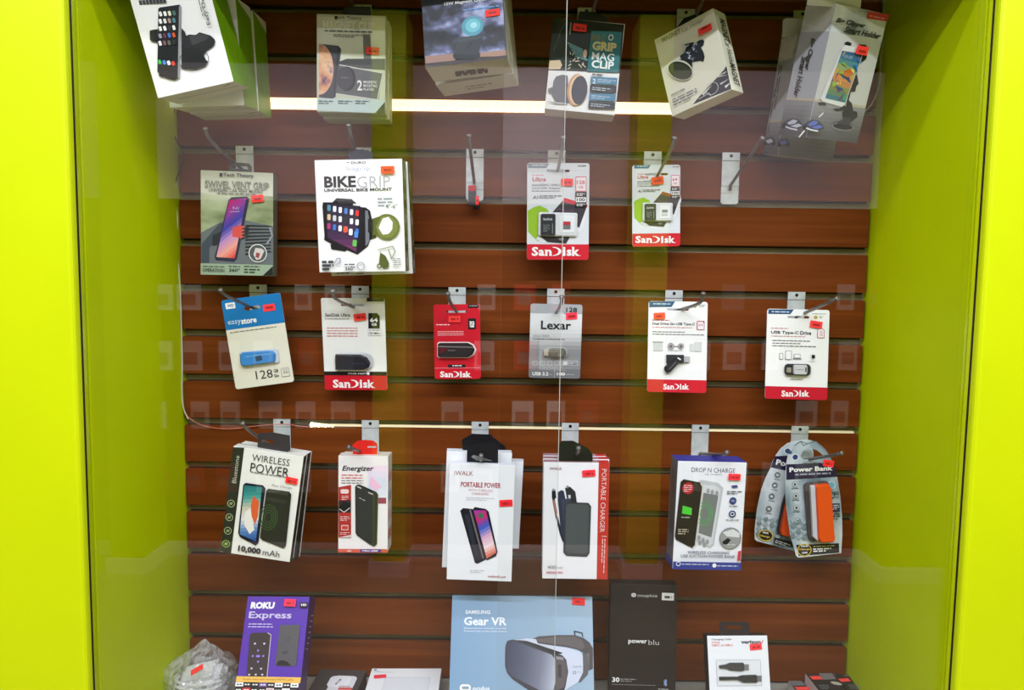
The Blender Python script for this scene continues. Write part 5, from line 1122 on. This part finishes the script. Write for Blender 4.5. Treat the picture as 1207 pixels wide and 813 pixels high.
bmesh.ops.rotate(bm, verts=bm.verts, cent=(0, 0, .03), matrix=Matrix.Rotation(R(-14), 3, 'Y')@Matrix.Rotation(R(24), 3, 'X')); bmesh.ops.bevel(bm, geom=list(bm.edges), offset=.010, segments=4, affect='EDGES')
for v in bm.verts: v.co.z = max(v.co.z, .002)
me = bpy.data.meshes.new('wrapped_adapter'); bm.to_mesh(me); bm.free(); me.materials.append(M((232, 232, 234), .3)); o = bpy.data.objects.new('wrapped_adapter', me); COL.objects.link(o); o.parent = r_
m = MB()
for i in range(4): m.tube(chaikin([(-.046+.004*i, -.008, .012+.010*i), (-.03, -.036, .020+.009*i), (.015, -.040, .016+.009*i), (.040, -.018, .014+.009*i)], 2), .0024, M((222, 222, 220), .4), 8)
m.build('coiled_cable', r_, smooth=True)
st = MB(); st.box((-.0115, -.004, 0), (.0115, -.0034, .0085), M((255, 62, 62), .6)); so = st.build('price_sticker', r_); so.location = (.012, -.040, .066); so.rotation_euler = (R(-45), R(-32), 0)

def flat(name, label, cat, pts, Ztop, th, col, group=None):
    """box lying on the case floor; pts = its top face in photo pixels (back-left, back-right, front-right, front-left)"""
    P = [at_z(p[0], p[1], Ztop) for p in pts]; u = (P[1]-P[0]); w = u.length; u.normalize(); v = Vector((-u.y, u.x, 0)); d = max((P[0]-P[3]).dot(v), .02)
    k = object.__new__(Pkg); k.crop = CR['PX']; k.name = name; k.mbs = {}; k.w, k.h, k.t = w, th, d
    mid = (P[0]+P[1])/2-v*d
    k.M = Matrix.Translation(Vector((mid.x, mid.y, Ztop-th)))@Matrix.Rotation(math.atan2(u.y, u.x), 4, 'Z'); k.Mi = k.M.inverted()
    k.root = bpy.data.objects.new(name, None); COL.objects.link(k.root); k.root.matrix_world = k.M; k.root.empty_display_size = .03; tag(k.root, label, cat, group)
    k.front = Canvas(k, (0, 0, 0), (1, 0, 0), (0, 0, 1), (0, -1, 0)); k.box(*col); k.topc.z = 2e-4
    return k
k = flat('earbuds_box', 'dark grey earbuds box with white case picture, beside the purple box', 'box', [(378,788),(432,790),(418,840),(360,840)], Z0+.030, .030, ((70, 66, 66), (44, 40, 40), (72, 68, 68)))
CR['F3'] = (340, 760, 6.035); k.crop = CR['F3']; c = k.topc
c.polyl(c.rr(270, 218, 450, 420, 40, 0), M((220, 220, 224)), 'printed_picture'); c.polyl(c.rr(285, 222, 438, 300, 36, 0), M((236, 236, 240)), 'printed_picture'); c.rrect(346, 243, 362, 282, 6, (80, 80, 84), rot=14); c.rrect(350, 250, 358, 276, 4, (226, 226, 228), rot=14); c.words(364, 292, 80, 10, 2, (120, 110, 112)); c.poly([(360,302),(455,306),(450,322),(350,320)], (216, 90, 84)); k.done()
k = flat('headphones_box', 'white flat box with faint square picture, beside the pale blue box', 'box', [(438.5,787.5),(520.5,787.5),(514,850),(415,850)], Z0+.034, .034, ((228, 228, 228), (226, 226, 226), (232, 233, 234)))
k.crop = CR['F3']; c = k.topc; c.rrect(645, 220, 985, 560, 14, (206, 208, 212)); c.rrect(650, 224, 980, 556, 12, (222, 224, 228)); c.rect(611, 174, 626, 181, (30, 30, 32), 'lettering'); c.words(612, 188, 40, 7, 1, (150, 150, 152)); c.words(640, 194, 110, 6, 1, (190, 190, 192))
c.z += 1e-4; c.prism(c.rr(608, 214, 695, 238, 4, -8, 2), c.z, c.z+3e-4, M((238, 60, 76), .6), 'price_sticker', 0); k.done()

k = Pkg('headset_box', 'large pale blue virtual reality headset box standing at centre', 'box', 'E7', {'ftl': (140,120), 'ftr': (1076,136), 'fbl': (105,764), 'fbr': (1100,764)}, -.075, .05, pitch=-6, sp=.12, sy=.03, floor=Z0)
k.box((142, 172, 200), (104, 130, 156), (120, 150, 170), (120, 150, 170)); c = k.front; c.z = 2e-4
GR = bpy.data.materials.new('pale_blue_print'); GR.use_nodes = True; n = GR.node_tree.nodes; l = GR.node_tree.links; b = n['Principled BSDF']; tc = n.new('ShaderNodeTexCoord'); sp_ = n.new('ShaderNodeSeparateXYZ'); mr = n.new('ShaderNodeMapRange'); cr = n.new('ShaderNodeValToRGB')
mr.inputs['From Min'].default_value = -k.w/2; mr.inputs['From Max'].default_value = k.w/2; e = cr.color_ramp.elements; e[0].color = (*[lin(x) for x in (126, 162, 196)], 1); e[1].color = (*[lin(x) for x in (160, 184, 206)], 1)
l.new(tc.outputs['Object'], sp_.inputs[0]); l.new(sp_.outputs[0], mr.inputs[0]); l.new(mr.outputs[0], cr.inputs[0]); l.new(cr.outputs[0], b.inputs['Base Color']); b.inputs['Roughness'].default_value = .4
c.polyl([(-k.w*.498, 0.001), (k.w*.498, 0.001), (k.w*.498, k.h*.999), (-k.w*.498, k.h*.999)], GR, 'carton')
c.text('SAMSUNG', 222, 236, 168, 26, (236, 242, 248), .03); c.text('Gear VR', 212, 297, 290, 56, (240, 244, 250), .025); c.text('Experience virtual worlds', 212, 346, 290, 13, (230, 238, 246), .01); c.text('Powered by oculus with phone', 212, 366, 290, 13, (230, 238, 246), .01)
c.rrect(182, 725, 260, 775, 24, WH, 'lettering'); c.rrect(198, 740, 246, 758, 9, (140, 160, 180), 'lettering'); c.text('oculus', 270, 752, 116, 30, (236, 242, 248), .03)
c.poly([(680,415),(720,400),(850,392),(960,392),(1020,410),(1060,440),(1085,480),(1085,620),(1060,632),(1045,560),(1035,520),(980,490),(900,472),(780,458),(705,445)], (84, 80, 84)); c.poly([(700,420),(850,402),(960,402),(1010,425),(1030,470),(1010,492),(900,462),(720,438)], (104, 98, 100))
c.line([(965,392),(958,366),(1012,378),(1016,402)], 8, (70, 66, 70)); c.poly([(1040,520),(1060,510),(1060,632),(1040,620)], (110, 108, 112))
c.poly([(560,425),(640,414),(700,420),(712,450),(800,462),(920,480),(1000,505),(1022,540),(1015,660),(985,710),(900,764),(820,764),(520,600),(500,480)], (206, 212, 230)); c.poly([(1015,500),(1045,530),(1060,600),(1050,660),(1000,712),(985,712),(1020,640)], (96, 94, 100))
c.poly([(492,470),(505,432),(540,422),(590,430),(880,530),(905,560),(918,640),(900,740),(880,800),(700,800),(540,690),(505,650),(490,600)], (60, 62, 76)); c.grad([(505,470),(520,440),(548,430),(805,525),(832,560),(830,720),(815,764),(720,764),(545,672),(512,640),(500,590)], [(58,66,92),(84,92,116),(120,124,146),(190,196,214)], (1, .2), 20)
c.poly([(570,424),(640,432),(880,512),(870,520),(820,520)], (44, 46, 56)); c.poly([(830,530),(880,536),(905,580),(910,660),(890,745),(845,764),(830,764)], (96, 90, 92)); c.poly([(848,590),(872,592),(872,680),(848,678)], (66, 62, 66)); c.poly([(835,536),(882,542),(888,560),(838,556)], (150, 146, 150))
c.text('Gear VR', 948, 604, 60, 14, (150, 160, 180), .0); c.rrect(950, 636, 970, 655, 4, (90, 100, 124)); c.rrect(953, 639, 967, 652, 3, (206, 212, 230)); c.words(978, 640, 26, 9, 1, (150, 160, 180))
k.sticker(945, 140, 1030, 188, 3, (255, 36, 36)); k.done()

k = Pkg('power_bank_box', 'tall matte black power bank box with white price sticker, standing', 'box', 'E8', {'ftl': (66,56), 'ftr': (338,66), 'fbl': (64,493), 'fbr': (330,493), 'btr': (330,52)}, -.070, .028, pitch=-2, sp=.05, sy=.06, floor=Z0)
k.box((36, 30, 28), (28, 24, 22), (30, 26, 24), (24, 20, 20)); c = k.front; c.z = 2e-4
c.rrect(152, 99, 172, 115, 8, (200, 198, 194), 'lettering'); c.rect(156, 106, 168, 108, (36, 30, 28), 'lettering'); c.text('mophie', 178, 110, 80, 17, (200, 198, 194), -.006); c.text('power', 140, 298, 76, 19, WH, .02); c.text('blu', 222, 299, 42, 20, (206, 204, 200), -.008)
c.text('30', 74, 450, 30, 20, WH, .03); c.words(108, 446, 64, 8, 2, (150, 146, 144)); c.words(74, 468, 176, 5, 1, (140, 136, 134)); c.line([(284,456),(296,470),(290,476),(290,450),(296,457),(284,470)], 3, (150, 180, 226), 'lettering'); c.words(262, 487, 40, 6, 1, (190, 190, 190))
k.sticker(276, 98, 325, 128, 1, (206, 204, 196)); k.done({'price_sticker': 'whitish price sticker'})

k = Pkg('cable_box', 'white charging cable box with black hang tab, standing at right', 'box', 'E8', {'ftl': (460,270), 'ftr': (705,270), 'fbl': (470,493), 'fbr': (718,493), 'btl': (443,264)}, -.105, .026, pitch=-6, sp=.1, sy=.25, floor=Z0)
k.box((232, 234, 240), (36, 32, 32), (40, 36, 36), (40, 36, 36)); c = k.front; c.z = 2e-4
c.text('Charging Cable', 478, 288, 82, 9, (60, 56, 60), .01); c.text('6 Foot', 479, 299, 32, 9, (214, 60, 70), .01); c.text('USB-C to USB-C', 479, 311, 86, 9, (214, 60, 70), .01); c.text('verizon', 598, 298, 80, 15, (26, 26, 28), .03); c.line([(676,300),(680,306),(688,290)], 3, (214, 40, 50), 'lettering')
c.rrect(498, 370, 680, 476, 3, (170, 172, 176), 'window_tray'); c.rrect(500, 372, 678, 474, 2, (222, 224, 228), 'window_tray')
c.solid([(508,392),(535,388),(552,381),(605,381),(608,385),(608,412),(600,414),(552,412),(535,404),(508,402)], .004, (66, 66, 68), 'cable_plug'); c.solid([(608,388),(628,388),(628,410),(608,410)], .003, (120, 120, 120), 'cable_plug'); c.solid([(508,438),(582,438),(600,432),(658,430),(662,460),(605,461),(582,450),(508,450)], .004, (52, 52, 54), 'cable_plug'); c.solid([(660,434),(680,434),(680,456),(660,456)], .003, (110, 110, 110), 'cable_plug')
c.line([(583,392),(605,392)], 2, (110, 110, 112), 'lettering')
k.tab([(512,272),(512,222),(520,215),(625,217),(632,224),(632,272)], (40, 34, 34), .010, [(530,240),(545,230),(590,232),(605,244),(595,248),(540,246)][::-1])
k.sticker(633, 305, 682, 330, -5, (255, 60, 70)); k.done()

SB = ((40, 36, 36), (200, 196, 192), (44, 40, 40))
def small(label, pts, Zt, th, extra):
    k = flat('accessory_box', label, 'box', pts, Zt, th, SB, 'small black accessory boxes'); k.crop = CR['G4']; c = k.topc
    extra(c, k); k.done()
CR['G4'] = (900, 760, 8.047)
def stk(c, pts):
    c.z += 1e-4; P2 = [c.ab(*p) for p in pts]; c.prism(P2, c.z, c.z+3e-4, M((255, 76, 70), .6), 'price_sticker', 0)
def ex1(c, k):
    c.poly([(520,268),(650,268),(690,325),(560,330)], (118, 116, 118)); c.disc(690, 365, 50, 14, (186, 180, 166), rot=25); c.words(520, 380, 90, 14, 3, (110, 120, 116)); stk(c, [(435,300),(530,297),(560,328),(465,330)])
def ex2(c, k):
    c.words(800, 375, 110, 14, 3, (110, 120, 116)); c.ring(790, 292, 24, 5, (130, 120, 100), ry=8); stk(c, [(705,325),(800,318),(828,345),(740,352)])
def ex3(c, k):
    c.poly([(238,340),(360,340),(400,385),(262,390)], (112, 110, 112)); stk(c, [(290,402),(430,398),(440,426),(320,428)])
small('small black box with grey panel, left of the touching pair in the right corner', [(949,793.5),(983,793.5),(1010,830),(964,830)], Z0+.040, .040, ex1)
small('small black box with curved print, right one of the touching pair by the lime wall', [(983.5,793.5),(1000,794.5),(1040,832),(1010.5,832)], Z0+.040, .040, ex2)
small('lowest small black box, in front of the touching pair beside the cable box', [(929,802),(946,802),(962,832),(937,832)], Z0+.024, .024, ex3)
